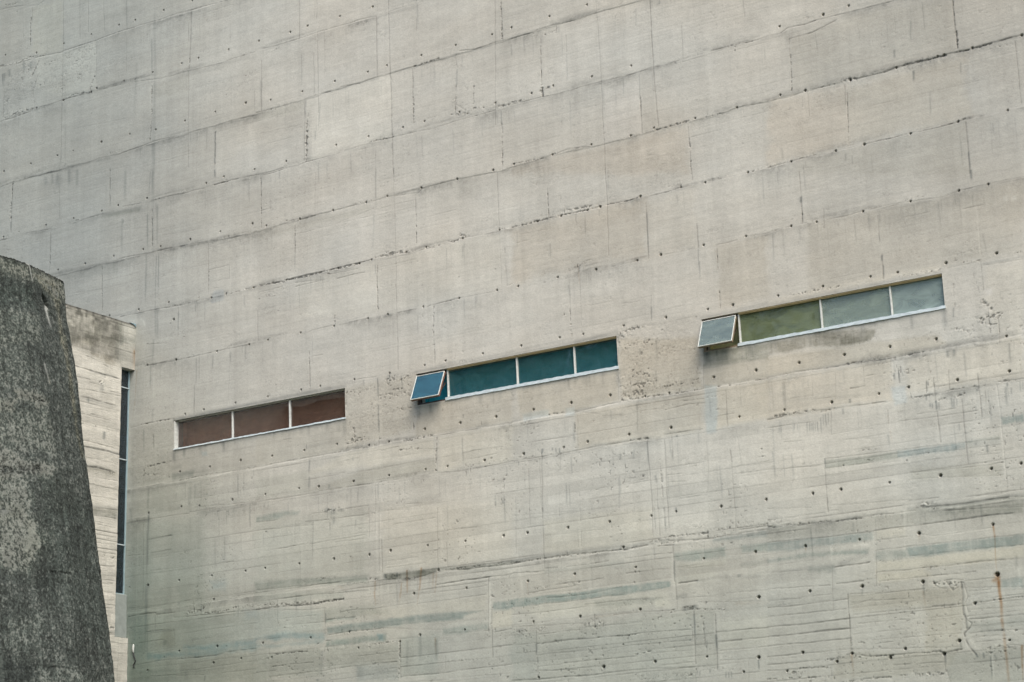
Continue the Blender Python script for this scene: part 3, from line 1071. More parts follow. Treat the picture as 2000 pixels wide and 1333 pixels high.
j 1 .45:2082 1027 2115 1025
g 12 .3:2059 1032 2156 1030
j 1.8 .9:2132 1028 2156 1027
h 3 .8:2131 1028 2156 1027
g 7 .3:2036 1067 2134 1065
h 6 .5:2098 1072 2139 1068
j 1 .4:2039 1078 2088 1074
d 14 .6:2039 1100 2040 1086
d 10 .4:2059 1095 2060 1082
d 20 .3:2043 1097 2046 1065
j 1 .5:1626 1020 1683 1018
j 1 .4:1682 984 1752 981
d 5 .6:1761 1010 1759 965
k 1 .5:1769 1021 1766 955
r 4 .6:1762 1007 1761 970
d 4 .6:1712 967 1712 960
d 4 .6:1719 966 1720 954
d 4 .6:1727 965 1727 953
j 1.4 .7:1623 954 1688 953
j 1.5 .8:1688 953 1759 954 1803 955
j 1.5 .7:1803 955 1874 955
h 7 1.3:1874 956 1912 955
g 8 .5:1803 957 1912 957
j 1.2 .6:1912 952 1936 952
j 1.2 .7:1949 956 1989 957 2023 956
g 8 .35:1949 958 2018 955
g 10 .2:1955 959 2018 959
d 6 .8:1691 968 1688 956
k 1.6 .8:1688 956 1685 849
k 1.2 .6:1683 949 1683 849
k 1.3 .6:1659 933 1657 853
k 1 .5:1728 958 1726 923
k 1.6 .8:1910 951 1912 900 1914 820
d 4 .5:1909 951 1911 900
r 3 .7:1934 913 1935 861
r 3 .6:1937 884 1935 817
k 1.5 .75:1945 948 1945 895 1944 816
k 1.2 .6:1926 879 1924 818
k 1.1 .5:1960 953 1960 907
d 5 .4:1959 929 1959 908
d 5 .7:1971 953 1970 948
w 16 .2:1941 980 1940 816
h 16 .6:1840 934 1889 930
d 5 .4:1883 940 1880 916
d 5 .4:1854 935 1854 920
h 12 .5:1857 888 1897 887
g 8 .25:1856 887 1900 887
g 12 .25:1950 894 1979 893
j 1.2 .6:1947 882 1984 880
j 1 .5:1946 869 1985 866
j 1.4 .7:1970 836 2022 836
j 1.3 .6:2076 879 2117 879 2145 879
j 1.1 .5:2078 866 2144 865
h 8 .5:2088 866 2124 867
k 2 .85:2074 910 2075 889
k 1.3 .6:2075 889 2075 805
k 1 .5:2029 931 2029 895
k 1 .4:2090 931 2094 879
k 1 .4:2032 909 2025 841
k 1.3 .7:2073 1017 2072 953
d 4 .3:2072 982 2072 953
j 1 .5:2053 975 2086 975
j 1 .4:2053 987 2071 985
h 8 .6:2130 890 2145 890
j 1 .4:1804 925 1886 922
j 1 .35:1826 880 1899 881
k 1 .4:1876 861 1876 825
k 1 .3:1721 880 1721 845
g 5 .25:1704 929 1724 924
j 1 .5:2056 807 2081 806
d 4 .7:1960 822 1960 814
d 5 .5:1923 886 1925 869
j 1.2 .6:2156 1028 2181 1029 2214 1030 2241 1029
j 2.2 1.1:2268 1027 2309 1027
j 1.6 .8:2241 1029 2268 1027
j 1.5 .8:2309 1027 2343 1026 2376 1025
j 1.6 .9:2381 1025 2400 1026 2433 1027
j 1.2 .6:2433 1027 2482 1026
h 5 .9:2305 1029 2377 1027
h 5 1:2417 1026 2456 1027
g 8 .4:2156 1028 2214 1030 2310 1028 2377 1027 2471 1031
g 10 .2:2156 1030 2268 1030
h 8 .5:2200 1016 2241 1023
d 8 .6:2486 1022 2486 1008
d 8 .6:2498 1022 2496 1006
g 6 .5:2486 1023 2499 1021
k 1.2 .6:2335 1017 2334 985
j 1 .6:2336 1001 2352 1002
j 2 1:2309 985 2333 985
k 1.1 .5:2283 1014 2280 970
k 1 .4:2239 1007 2238 982
d 3 1:2398 1004 2397 980
k 2 .9:2398 1005 2398 980
d 3 .9:2445 976 2445 958
d 3 .9:2448 976 2448 964
k 1.6 .9:2445 976 2445 958
k 2 .9:2458 979 2458 936
d 5 .9:2459 940 2459 920
k 1.6 .85:2459 920 2460 868
k 1.6 .8:2485 988 2485 956
k 1.7 .85:2535 973 2535 939 2535 900
k 1.6 .8:2504 935 2503 879 2504 825
d 3 .6:2526 920 2525 909
d 4 .7:2531 948 2533 943
k 1 .5:2545 942 2544 918
d 4 .5:2442 949 2442 940
d 5 .5:2448 937 2448 928
d 5 .5:2464 937 2463 921
d 4 .6:2486 942 2486 918
d 4 .6:2490 940 2489 918
d 3 .5:2495 938 2494 921
d 4 .5:2452 936 2452 925
h 9 .9:2464 939 2508 943
g 16 .5:2474 944 2509 948 2531 950
g 10 .35:2412 950 2461 951
h 6 .9:2412 950 2461 949
j 1.5 .8:2440 951 2486 953 2532 952
h 4 .9:2486 954 2536 953
j 1 .5:2441 963 2487 963 2564 963 2613 963
h 7 1:2566 954 2595 954
j 1.3 .7:2563 954 2612 953
g 5 .4:2595 955 2612 954
d 5 .5:2583 951 2583 943
j 1.4 .7:2150 954 2186 955
h 9 1:2166 958 2243 958
g 9 .5:2151 955 2186 957 2242 956 2322 955
h 6 .8:2249 952 2284 954
j 1.3 .6:2242 955 2303 953 2322 953
j 1.4 .7:2322 953 2370 951
g 6 .5:2346 953 2374 951
j 1.1 .6:2282 961 2307 960
d 6 .8:2306 967 2306 958
d 5 .6:2292 952 2292 938
j 1 .4:2247 976 2281 975
j 1 .4:2195 984 2237 984
g 10 .25:2193 982 2324 970
w 8 .35:2387 1020 2385 974
k 1 .4:2385 1020 2385 993
d 5 .5:2390 1001 2389 983
d 3 .7:2224 940 2223 916
d 3 .7:2229 939 2228 918
d 3 .6:2232 937 2231 918
d 3 .6:2235 938 2234 916
d 3 .6:2239 937 2238 917
d 3 .7:2243 938 2243 914
d 3 .8:2250 945 2249 911
d 3 .7:2259 950 2259 920
d 3 .7:2264 949 2263 924
d 3 .6:2255 949 2254 923
d 3 .5:2170 938 2171 924
d 3 .5:2174 938 2175 926
d 3 .5:2199 939 2198 925
d 3 .5:2205 938 2205 924
k 1.2 .6:2269 949 2267 911
j 1.2 .6:2268 910 2316 911
j 1 .5:2293 897 2336 893
j 1.2 .5:2149 939 2248 937
j 1 .4:2319 911 2342 909
j 1.2 .6:2394 914 2436 912 2482 912 2528 911
j 1 .5:2476 896 2517 895
j 1 .5:2516 882 2562 879
j 1.2 .5:2423 921 2492 921
j 1 .4:2495 923 2520 923
w 5 .35:2564 952 2566 905 2565 841 2565 769
k 1.2 .5:2566 950 2567 905 2567 837 2566 769
d 5 .5:2580 945 2578 908
d 4 .4:2589 942 2588 926
d 4 .5:2605 950 2604 928
d 4 .4:2610 949 2608 930
w 8 .2:2383 947 2390 887
h 8 .4:2391 923 2405 930
r 3 .5:2372 935 2371 913
u 4 .25:2371 926 2372 910
u 4 .25:2374 899 2375 880
j 1.2 .6:2250 868 2319 867 2381 865
j 1.1 .6:2252 852 2304 851 2339 851
h 8 .6:2277 852 2313 852
h 7 .7:2318 856 2340 856
d 5 .5:2251 871 2251 852
k 1.4 .7:2251 868 2250 839 2249 777
k 2 .8:2250 800 2250 777
w 6 .3:2251 880 2249 850
j 1.1 .5:2382 853 2442 853 2501 850
j 1.1 .5:2385 865 2459 863 2560 858
j 1.2 .6:2506 850 2561 849
d 5 .5:2520 859 2520 852
j 1 .5:2145 880 2160 880
j 1.2 .5:2144 865 2242 858
j 1 .4:2257 838 2317 836
j 1.3 .5:2487 820 2540 818 2563 819
j 1.2 .4:2405 823 2487 820
j 1 .4:2355 847 2386 846
j 1 .5:2506 837 2566 834
j 1 .35:2404 813 2561 798
j 1 .5:2571 779 2591 777
j 1.2 .5:2253 787 2317 783 2400 778 2446 775
j 1 .5:2138 796 2219 788
j 1.4 .6:2396 776 2448 775
j 1.4 .7:2511 769 2551 767 2564 769
h 12 1:2411 766 2440 765
h 8 .9:2416 770 2427 769
j 2.2 1:2408 763 2454 760 2490 760 2526 760 2565 760
g 10 .5:2394 763 2454 761 2526 759 2566 762
g 12 .4:2490 760 2566 761
j 1.3 .6:2566 761 2592 758
g 10 .6:2572 763 2592 761
j 1.2 .5:2462 752 2590 742
d 4 .4:2486 857 2485 851
g 10 .25:2315 873 2351 872
h 10 .5:2320 875 2346 873
d 6 .5:2539 852 2538 834
j 1 .5:2568 866 2585 865
j 1 .5:2569 838 2582 837
j 1 .4:2177 909 2211 907
g 24 .2:2258 826 2335 827
j 1.3 .6:680 955 752 956 840 954
j 1.2 .6:840 957 909 956
d 9 .5:731 979 726 828
d 12 .4:726 828 724 666
d 8 .35:680 986 684 955
w 6 .25:702 950 700 829
w 5 .2:698 829 701 682
k 1.2 .6:716 945 716 789
k 1.2 .6:726 925 725 826
j 1.8 .8:731 913 791 914
g 6 .6:738 913 795 914
j 1.5 .6:738 884 791 884
g 10 .25:738 883 795 883
j 1.2 .6:674 885 728 883
j 1 .5:745 873 784 872
j 1.3 .6:919 842 956 841
j 1 .4:735 846 823 845
j 1.1 .5:672 774 771 772 857 774 1012 773
g 8 .25:679 757 753 758 891 751
j 2 1:677 757 750 758 757 754 802 753
j 1.6 .9:802 742 874 740 1012 736
h 7 1:871 743 945 743
h 14 .9:830 747 878 753
r 12 .6:850 774 854 745
h 12 .9:955 745 1012 745
d 10 .4:812 773 812 766
k 1 .5:871 777 871 748
j 1.5 .6:725 721 788 719
g 8 .4:732 719 799 717
j 1.4 .7:704 699 775 700
j 1.2 .5:736 735 799 734
d 12 .4:778 699 775 686
k 1 .4:800 718 801 683
j 1.4 .7:683 655 771 658 874 655
j 1.8 1:850 655 878 656 908 655 935 659 1011 659
h 3 .8:809 658 878 656
j 1.2 .5:816 633 864 631
j 1.2 .5:864 632 1011 636
j 1.1 .5:737 629 878 619
j 1 .4:925 619 1011 619
d 5 .5:881 618 881 604
g 16 .3:684 640 878 629
k 1.2 .5:729 744 729 668
h 6 .8:750 758 755 752
h 14 .4:802 744 813 743
d 12 .25:830 633 837 608
j 1 .4:854 645 1011 650
j 1 .35:729 674 857 678
j 1 .35:816 708 1012 710
h 8 .4:850 692 925 692
k 1.1 .5:1112 904 1111 859
k 1 .4:1123 850 1123 782
d 4 .3:1158 903 1153 807
k 1.4 .6:1293 907 1292 850
k 1.2 .5:1317 904 1314 781
k 1.6 .75:1321 841 1321 778
w 7 .3:1320 903 1318 760 1317 659
w 6 .25:1311 904 1309 781
k 1.3 .6:1452 886 1449 771
k 1.1 .6:1470 818 1471 771
w 8 .2:1461 885 1460 774
d 20 .5:1206 918 1206 902
d 9 .5:1209 902 1207 881
d 14 .5:1190 920 1192 909
d 12 .45:1228 915 1227 907
h 12 1:1184 916 1235 912
j 1.2 .6:1014 913 1063 912
j 1.1 .5:1222 896 1281 895
j 1.3 .6:1138 899 1196 897
j 1.3 .6:1155 913 1193 912
j 1.2 .5:1033 895 1145 892
j 1.3 .6:1069 853 1144 855
j 1.3 .5:1147 853 1286 855
j 1 .4:1211 849 1286 848
j 1 .35:1036 852 1112 854
j 1.2 .5:1385 868 1449 868
j 1.1 .4:1349 867 1385 868
j 1.1 .5:1504 839 1545 838
j 1 .5:1328 897 1386 892
j 1 .4:1322 798 1404 797
j 1 .4:1331 785 1422 784
h 8 .6:1033 891 1043 891
h 8 .5:1096 883 1106 883
h 9 .5:1146 891 1158 893
h 10 .5:1245 817 1250 814
g 14 .4:1012 786 1104 786 1287 774
g 12 .3:1012 778 1123 779 1287 769
j 1.3 .6:1012 776 1084 774 1219 769
h 14 .4:1110 780 1219 781
j 1.4 .7:1287 762 1324 762
g 18 .6:1327 769 1355 766
h 14 .8:1324 767 1358 768
h 10 .9:1358 761 1403 758
g 22 .5:1355 769 1442 766
j 1.8 .9:1324 762 1403 758 1442 764
j 2.2 1.2:1367 757 1394 755
d 5 .8:1355 774 1355 761
d 10 .6:1328 774 1327 760
d 12 .4:1343 775 1342 761
h 8 1:1284 769 1309 764
g 10 .6:1284 769 1312 768
j 2.2 1.3:1446 763 1454 763
r 10 .7:1450 771 1449 763
g 10 .55:1454 769 1614 764
h 6 .8:1469 766 1614 762
j 2 1:1466 765 1521 761 1565 761 1614 759
j 1 .5:1498 767 1614 766
j 1.6 .8:1447 738 1480 740 1550 741 1613 740
j 1.6 .8:1444 739 1515 741 1564 740
j 1.2 .5:1372 744 1444 744
j 1.1 .5:1366 728 1432 728
j 1.1 .6:1396 726 1520 724 1558 726
j 1 .5:1234 748 1287 747
g 6 .5:1234 750 1287 746
h 6 .6:1237 764 1290 761
d 10 .35:1241 767 1240 761
h 18 .8:1012 743 1051 743
h 12 1:1045 742 1174 735
h 9 1.2:1155 733 1227 736
j 2.4 1.4:1012 736 1090 736 1119 734 1145 733 1180 735 1205 737 1227 735
j 1.2 .7:1081 752 1155 751 1234 749
u 6 .15:1218 761 1231 754
g 14 .25:1120 751 1234 749
j 1.2 .6:1058 731 1148 723 1183 722
j 1.4 .7:1217 710 1249 712 1298 709
j 1.2 .5:1298 709 1398 711
j 1.1 .5:1401 708 1449 708 1557 709
j 1.3 .6:1061 713 1161 711
j 1 .5:1119 697 1179 696
h 6 .6:1080 694 1141 692
j 1.6 .8:1186 699 1255 697
j 1.1 .5:1192 691 1229 690
j 1.6 .8:1191 669 1241 671
j 1.8 .9:1241 671 1312 669
j 1.2 .5:1328 673 1436 670
j 1.2 .5:1315 670 1456 653
j 1.3 .6:1470 645 1560 642
j 1.6 .9:1571 638 1585 638 1608 639
k 1.6 .7:1561 738 1558 643
w 9 .5:1564 733 1561 643
k 1.3 .6:1566 684 1565 645
k 1.8 .85:1566 642 1565 593
u 3 .7:1304 762 1302 729
u 4 .5:1300 742 1304 716
u 6 .9:1378 774 1378 733
u 5 .7:1366 751 1361 725
u 7 .9:1411 774 1407 735
u 5 .6:1439 762 1436 732
u 5 .5:1446 761 1441 724
u 3 .4:1360 733 1357 705
u 4 .4:1407 740 1400 706
d 6 .4:1379 776 1379 763
d 8 .5:1415 773 1415 764
j 1.6 .8:1044 645 1076 644 1111 644 1137 641
h 5 .9:1063 644 1140 642
h 4 .9:1011 637 1044 637
g 10 .3:1011 656 1037 656
j 1.4 .7:1050 620 1095 621 1152 619
h 3 .9:1050 620 1108 621
j 1.3 .6:1011 612 1060 612
j 1.4 .7:1046 601 1171 601 1240 603
j 1.3 .5:1240 603 1289 603
j 1.8 .8:1292 604 1350 603
j 1.2 .5:1259 621 1353 622
d 16 .3:1175 643 1173 595
k 1.2 .6:1182 721 1182 673
d 5 .5:1184 713 1184 688
k 1.2 .5:1044 660 1045 645
h 14 .5:1184 639 1235 642
h 6 .9:1284 640 1351 642
g 8 .4:1188 648 1266 647
r 6 1:1358 643 1356 606
r 6 1:1357 603 1352 572
k 1.4 .7:1359 645 1358 571
r 14 .5:1349 575 1343 568
h 14 .4:1319 572 1352 574
d 5 .3:1315 657 1313 647
w 7 .2:1318 760 1320 679
j 1.2 .5:1360 645 1405 643
j 1.3 .6:1416 609 1510 610 1607 610
j 1.1 .5:1359 609 1416 609
j 1.8 .8:1358 574 1444 572
j 1.3 .6:1444 572 1605 575
j 1.1 .5:1358 592 1406 592
h 7 .7:1468 593 1538 589
u 6 .5:1439 638 1439 608
d 9 .4:1441 640 1439 589
d 12 .3:1405 648 1403 594
d 7 .3:1375 644 1373 582
h 6 .6:1432 640 1446 639
h 10 .5:1455 634 1467 635
j 1 .35:1467 562 1604 558
k 1.2 .5:1460 604 1460 579
j 1 .45:1164 580 1295 584
d 12 .5:1161 587 1161 581
j 1 .4:1359 563 1467 559
g 10 .3:1258 586 1349 586
d 24 .25:1261 605 1264 574
j 1 .4:1011 676 1077 675
k 1.5 .75:1684 856 1684 807 1684 746
k 1.2 .6:1657 860 1657 828
k 1.2 .5:1721 851 1721 837
k 1.2 .5:1764 846 1764 821
k 1.2 .6:1625 827 1624 778
k 1.2 .5:1757 801 1757 776
k 1.2 .5:1764 802 1763 776
w 10 .25:1763 846 1760 750 1757 678
k 1.4 .6:1913 826 1911 779
k 1.4 .6:1917 826 1917 788
k 1.4 .7:1926 825 1925 773
k 1.6 .75:1937 823 1937 790
k 1.6 .75:1944 822 1945 787
d 5 .4:1938 809 1937 776
w 10 .25:1935 824 1933 769
k 1.1 .5:2076 805 2075 766
w 7 .25:2055 785 2051 704
w 8 .25:2082 770 2081 738
w 7 .3:1626 777 1636 693
j 2.2 1.1:1614 760 1684 762 1748 763 1846 759
g 10 .6:1614 765 1682 767 1749 767 1846 766
g 9 .5:1846 763 1942 766
h 9 1:1727 767 1743 765
h 6 .9:1614 762 1846 760
h 9 1.1:1905 766 1942 768
j 2 1.1:1851 758 1873 760 1899 761
j 1.8 .9:1920 756 1952 755
h 8 1.1:1942 771 2020 768
j 2.4 1.3:1991 759 2019 759 2029 758
j 1.8 .9:1942 764 1991 760
r 6 .9:2019 771 2019 761
h 10 .8:2030 761 2065 760
j 1.6 .8:2029 758 2057 759 2085 759
j 1.8 .9:2081 767 2136 767
j 1.6 .8:2080 761 2135 761
h 22 .5:1974 783 2008 781
h 10 .6:2020 773 2136 771
j 2.4 1.3:1849 759 1859 757
j 1.5 .7:1683 743 1711 741
j 1.3 .6:1731 741 1791 741
j 1.6 .7:1791 741 1818 742
j 1.5 .7:1853 743 1904 742 1948 741
j 1.4 .7:1644 741 1683 739
j 1.3 .6:1613 742 1669 739
j 1.5 .7:1854 715 1907 715
j 1.2 .5:1907 715 1944 713
j 1.6 .7:1707 711 1735 712 1784 711 1806 712
j 1.3 .6:1704 710 1732 711
h 10 .7:1662 708 1690 708
h 8 .6:1734 709 1756 709
h 9 .5:1710 722 1718 716
j 1.5 .7:1642 702 1690 703 1748 705
u 2 .5:1646 724 1646 700
u 2 .3:1747 722 1747 713
u 2 .5:2109 723 2110 717
k 1.6 .7:1950 754 1949 690
d 5 .5:1950 728 1950 690
k 1.4 .6:1951 690 1951 641
w 8 .3:1947 742 1947 644
j 1.4 .7:1686 688 1782 687 1842 692
j 1.3 .6:1787 677 1846 678
j 1.2 .5:1658 678 1787 677
j 1.4 .6:1765 668 1849 667 1883 667
h 6 .6:1856 666 1922 665
g 8 .4:1851 668 1922 664
j 1.2 .5:1609 666 1688 663
j 1.3 .6:1685 663 1776 665
j 1.3 .5:1608 643 1758 635
u 4 .2:1785 644 1881 644
j 1.3 .6:1823 644 1881 643 1944 640
g 12 .35:1855 642 1931 639
h 16 .8:1763 630 1801 631
r 26 .7:1783 642 1784 619
h 22 .5:1608 631 1642 635
d 20 .3:1625 639 1630 622
h 8 .6:1659 637 1678 634
j 1 .6:1659 637 1668 629 1678 636
j 1 .6:1731 636 1734 632 1740 635
j 1.3 .6:1763 627 1880 625
j 1.2 .6:1664 624 1757 624
j 2 1:1660 607 1737 608 1775 605 1805 606 1853 604
j 1.4 .7:1853 605 1884 606 1941 603 1977 602
h 3 .9:1740 608 1874 604
j 1 .4:1607 610 1660 609
k 1.5 .75:1660 631 1658 588
d 6 .5:1659 609 1659 588
h 9 .6:1652 562 1663 554
r 8 .6:1660 583 1661 545
j 1.4 .7:1660 587 1744 586 1804 585
h 9 .8:1766 589 1782 587
j 1.3 .6:1803 584 1867 586 1914 584
j 1.2 .6:1615 594 1659 593
j 1.6 .8:1716 567 1776 567 1824 566
j 1.5 .7:1824 566 1866 566
h 7 1.1:1864 570 1895 572
j 1.2 .5:1895 568 1978 566
j 1 .5:1605 577 1658 576
j 1.2 .5:1661 565 1743 566
j 1.6 .7:1663 558 1742 553
j 1 .4:1743 556 1796 554
j 2 1:1604 545 1660 543 1774 541 1844 542
j 1.5 .7:1844 542 1901 541 1978 536
j 1.3 .6:1909 546 1979 545
j 1.3 .6:1920 585 1976 584
h 14 .5:1859 530 1977 524
h 18 .6:1866 525 1926 520
k 1.8 .85:1983 633 1982 595 1981 542
k 1.4 .7:1977 609 1978 586
d 7 .5:1983 631 1981 585
k 1.8 .85:2024 625 2023 591 2022 530
d 6 .6:2022 591 2023 559
r 5 .6:2000 618 2000 572
d 3 .6:2005 583 2003 554
d 4 .7:1973 586 1972 582
h 14 .9:1965 640 1988 639
g 14 1:1965 640 1988 640
h 10 .7:2020 634 2041 632
h 8 .7:1985 636 2020 633
h 7 .7:1933 636 1944 635
w 5 .35:2042 632 2040 621
j 1.3 .5:1944 637 2005 636
j 1 .5:1969 623 1979 619
g 6 .5:1969 622 1976 620
j 1.6 .8:2023 593 2053 592 2090 592 2122 591
j 2.2 1.1:2026 576 2071 575
j 1.3 .6:2071 575 2121 575
j 1.2 .6:2028 561 2120 558
j 1.3 .6:2027 544 2061 542 2104 541
j 1 .4:2026 538 2078 536
h 14 .5:2029 547 2049 547
h 16 .5:1978 533 2073 526
d 3 .6:1983 531 1982 522
d 3 .6:1988 530 1987 519
d 3 .6:2038 524 2037 510
d 3 .6:2043 523 2043 510
d 3 .6:2048 523 2048 509
d 3 .5:2008 531 2007 522
k 1.2 .6:1978 522 1979 510
k 1.2 .5:2081 536 2080 501
d 4 .8:2101 540 2100 518
j 1.2 .6:1955 686 1993 685
j 2 1:1957 686 1994 686
g 10 .5:1993 685 2024 687
g 14 .45:2029 688 2050 688
g 9 .4:2050 686 2114 682
d 12 .45:2075 690 2075 683
j 1 .5:2048 659 2127 655
j 1.2 .4:1958 659 2027 656
g 12 .5:1953 662 1969 663
j 1.1 .45:1993 648 2111 638
u 10 .15:2066 639 2126 635
j 1.2 .5:1952 714 2006 714
j 1 .4:1962 712 2051 707
j 1.1 .5:2057 725 2132 720
j 1 .3:1618 850 1758 842
j 1 .3:1689 804 1811 801
j 2 1:2192 760 2233 761 2253 760
j 2.2 1.1:2265 759 2300 760
g 10 .5:2136 763 2192 761 2253 761 2305 760
h 10 .7:2136 765 2253 760
h 24 .5:2136 772 2161 774
g 14 .4:2282 762 2352 761
h 4 1:2262 759 2329 758
j 1.6 .8:2303 760 2338 761 2366 759
h 14 .4:2329 759 2375 756
j 1.3 .6:2366 759 2406 759
j 1.1 .5:2406 761 2429 760
j 2 1:2417 734 2469 734 2532 735 2569 733
g 8 .4:2469 736 2572 734
j 1.4 .6:2329 734 2382 734
g 6 .4:2329 735 2350 735
j 1.2 .5:2137 776 2244 776
j 1.2 .5:2252 778 2269 777
j 1.3 .5:2453 752 2590 745
w 9 .35:2252 758 2249 686
w 8 .2:2251 783 2250 761
k 1.2 .5:2250 783 2250 767
w 6 .25:2386 765 2380 682
k 1.2 .5:2249 684 2245 609
w 12 .3:2322 713 2301 711
w 10 .25:2289 713 2320 715
j 1.4 .6:2330 717 2385 716
j 1.2 .6:2134 737 2329 732
j 1.2 .5:2328 700 2388 700 2585 697
j 1.1 .5:2385 684 2583 680
w 4 .4:2411 718 2429 713 2485 714 2519 713 2552 714
j 1 .6:2413 717 2431 712 2485 713 2534 714
d 6 .4:2526 678 2526 674
k 1.3 .6:2330 699 2326 642
w 8 .25:2327 733 2326 706
w 5 .2:2323 693 2324 680
j 2 .9:2253 681 2275 682 2315 681
g 9 .5:2139 685 2203 684 2251 683
j 1.3 .6:2137 684 2203 682
g 12 .35:2265 686 2314 696
g 10 .3:2261 685 2280 685
j 2 .9:2408 661 2433 661
j 2 .9:2469 661 2507 661 2581 658
j 1.5 .7:2433 661 2469 661
j 1.4 .6:2329 663 2412 661
j 1.5 .7:2205 653 2243 651
j 2 .9:2255 652 2303 652
j 1.3 .6:2127 657 2205 653
j 1.2 .5:2303 653 2326 653
g 6 .4:2302 668 2312 667
j 1.4 .7:2427 646 2467 646 2498 645
g 6 .4:2465 645 2501 644
j 1.2 .5:2335 648 2427 646
j 1.3 .6:2479 632 2539 631
j 1.2 .6:2480 621 2576 612
j 1.3 .6:2277 632 2317 630
j 1.4 .6:2322 628 2386 627 2409 626
j 1.1 .5:2126 637 2189 635
g 10 .25:2131 639 2184 635
j 1.1 .5:2189 637 2244 635
j 1.6 .8:2125 625 2164 624 2246 624 2272 624
k 1.7 .8:2273 632 2272 588 2271 538
r 4 .7:2272 601 2273 538
j 1.8 .9:2122 592 2185 590 2271 591
j 2 1:2121 575 2145 574 2184 575 2237 576 2272 575
j 1.8 .9:2120 559 2221 558 2271 558
j 1.6 .8:2118 541 2181 542 2222 540
j 1.2 .5:2222 540 2272 540
j 1.3 .6:2124 610 2268 608
j 1.3 .6:2276 614 2316 619
j 2 1:2420 596 2447 595 2469 596
j 1.4 .6:2337 597 2420 595
j 1.2 .5:2277 597 2337 597
j 1.2 .5:2279 618 2385 614
j 1.4 .6:2287 581 2377 580
j 1.2 .4:2377 580 2467 578
j 1.3 .5:2274 564 2367 564
h 14 .5:2382 577 2392 572
j 1.2 .5:2314 545 2347 546
h 8 .6:2284 550 2296 549
j 1 .4:2310 552 2464 548
j 1.8 .9:2273 533 2298 525 2344 524
j 1.6 .8:2344 524 2399 522 2424 523
h 5 1.1:2284 525 2344 523
h 5 1.1:2399 522 2426 522
j 2.4 1.3:2424 523 2432 519 2444 521 2462 522
j 1.2 .5:2272 540 2462 526
h 9 1:2223 526 2247 527
j 1.4 .7:2117 528 2228 527 2270 525
h 9 .8:2233 526 2285 532
h 8 1:2152 511 2179 510
j 2 1:2175 516 2218 515 2232 512 2232 500
h 5 1:2175 517 2232 514
g 24 .15:2116 512 2231 504
j 1.3 .6:2116 518 2175 516
h 5 1:2115 503 2226 498
j 2 1:2288 489 2314 489 2334 488
h 5 1:2253 487 2337 488
h 10 .9:2355 489 2427 486
j 1.2 .5:2267 490 2288 489
h 5 .9:2170 494 2223 491
j 1.3 .6:2345 507 2431 504
k 1.5 .7:2432 519 2432 489
d 5 .6:2433 516 2433 499
r 12 .5:2434 489 2439 473
h 8 .6:2476 485 2493 484
j 3 1.2:2473 631 2473 613 2471 598 2471 581 2474 570 2474 555
j 2.5 1.2:2479 555 2469 546 2470 542
w 7 .3:2478 623 2479 597 2476 580 2482 565 2478 548
j 1.4 .9:2477 630 2481 606 2476 598 2480 580
j 1.4 .9:2478 567 2484 562 2478 553
j 2 1:2471 536 2475 525 2485 512
w 10 .3:2477 538 2488 522 2498 515
j 1.5 .9:2426 635 2434 626 2447 624
j 1.5 .9:2448 633 2458 619 2467 624
j 1.4 .8:2444 636 2464 637 2477 634
h 12 .9:2428 633 2472 630
w 10 .3:2428 632 2465 627
d 4 .8:2485 514 2489 505
d 4 .8:2498 515 2499 502
d 3 .8:2510 509 2508 465
w 4 .5:2513 511 2511 465
d 3 .8:2516 509 2520 498
h 9 1:2506 520 2538 521
h 7 1:2498 513 2535 512
w 8 .3:2496 515 2538 515
j 1.4 .7:2484 615 2520 614
j 1.6 .8:2493 595 2526 595 2574 596
h 4 .9:2493 595 2574 596
j 1.1 .6:2522 599 2575 600
j 1.6 .8:2480 569 2532 568 2571 568
j 1.4 .7:2480 546 2513 547 2569 544
g 9 .5:2500 547 2534 546
h 6 .7:2532 546 2560 543
j 1.2 .5:2483 558 2570 556
j 1.4 .7:2485 531 2529 531
j 1.3 .6:2541 522 2566 519
j 1.1 .5:2481 540 2529 539
j 1 .4:2481 584 2573 581
w 7 .2:2533 660 2533 638
w 9 .3:2571 643 2569 605
u 5 1:2535 716 2536 699
u 3 .7:2536 700 2534 660 2534 643
u 10 .9:2527 627 2535 630
u 11 1.3:2534 635 2535 617
u 7 1.3:2535 623 2536 591 2535 553
u 6 .9:2535 562 2536 538
u 6 .5:2536 538 2536 501 2536 462
u 7 .4:2535 532 2535 463
u 5 1.1:2563 519 2560 484
u 4 .6:2561 488 2559 460
u 5 1.2:2203 723 2203 720
u 3 .4:2203 718 2203 712
u 5 .8:2272 531 2272 512
u 5 .3:2272 514 2271 494
d 5 .5:2408 635 2408 609
u 4 .4:2407 622 2408 599
d 5 .35:2300 640 2299 625
u 6 .3:2408 716 2408 707
d 5 .4:2461 533 2461 522
d 5 .3:2569 666 2567 639
g 20 .12:2123 605 2268 602"""
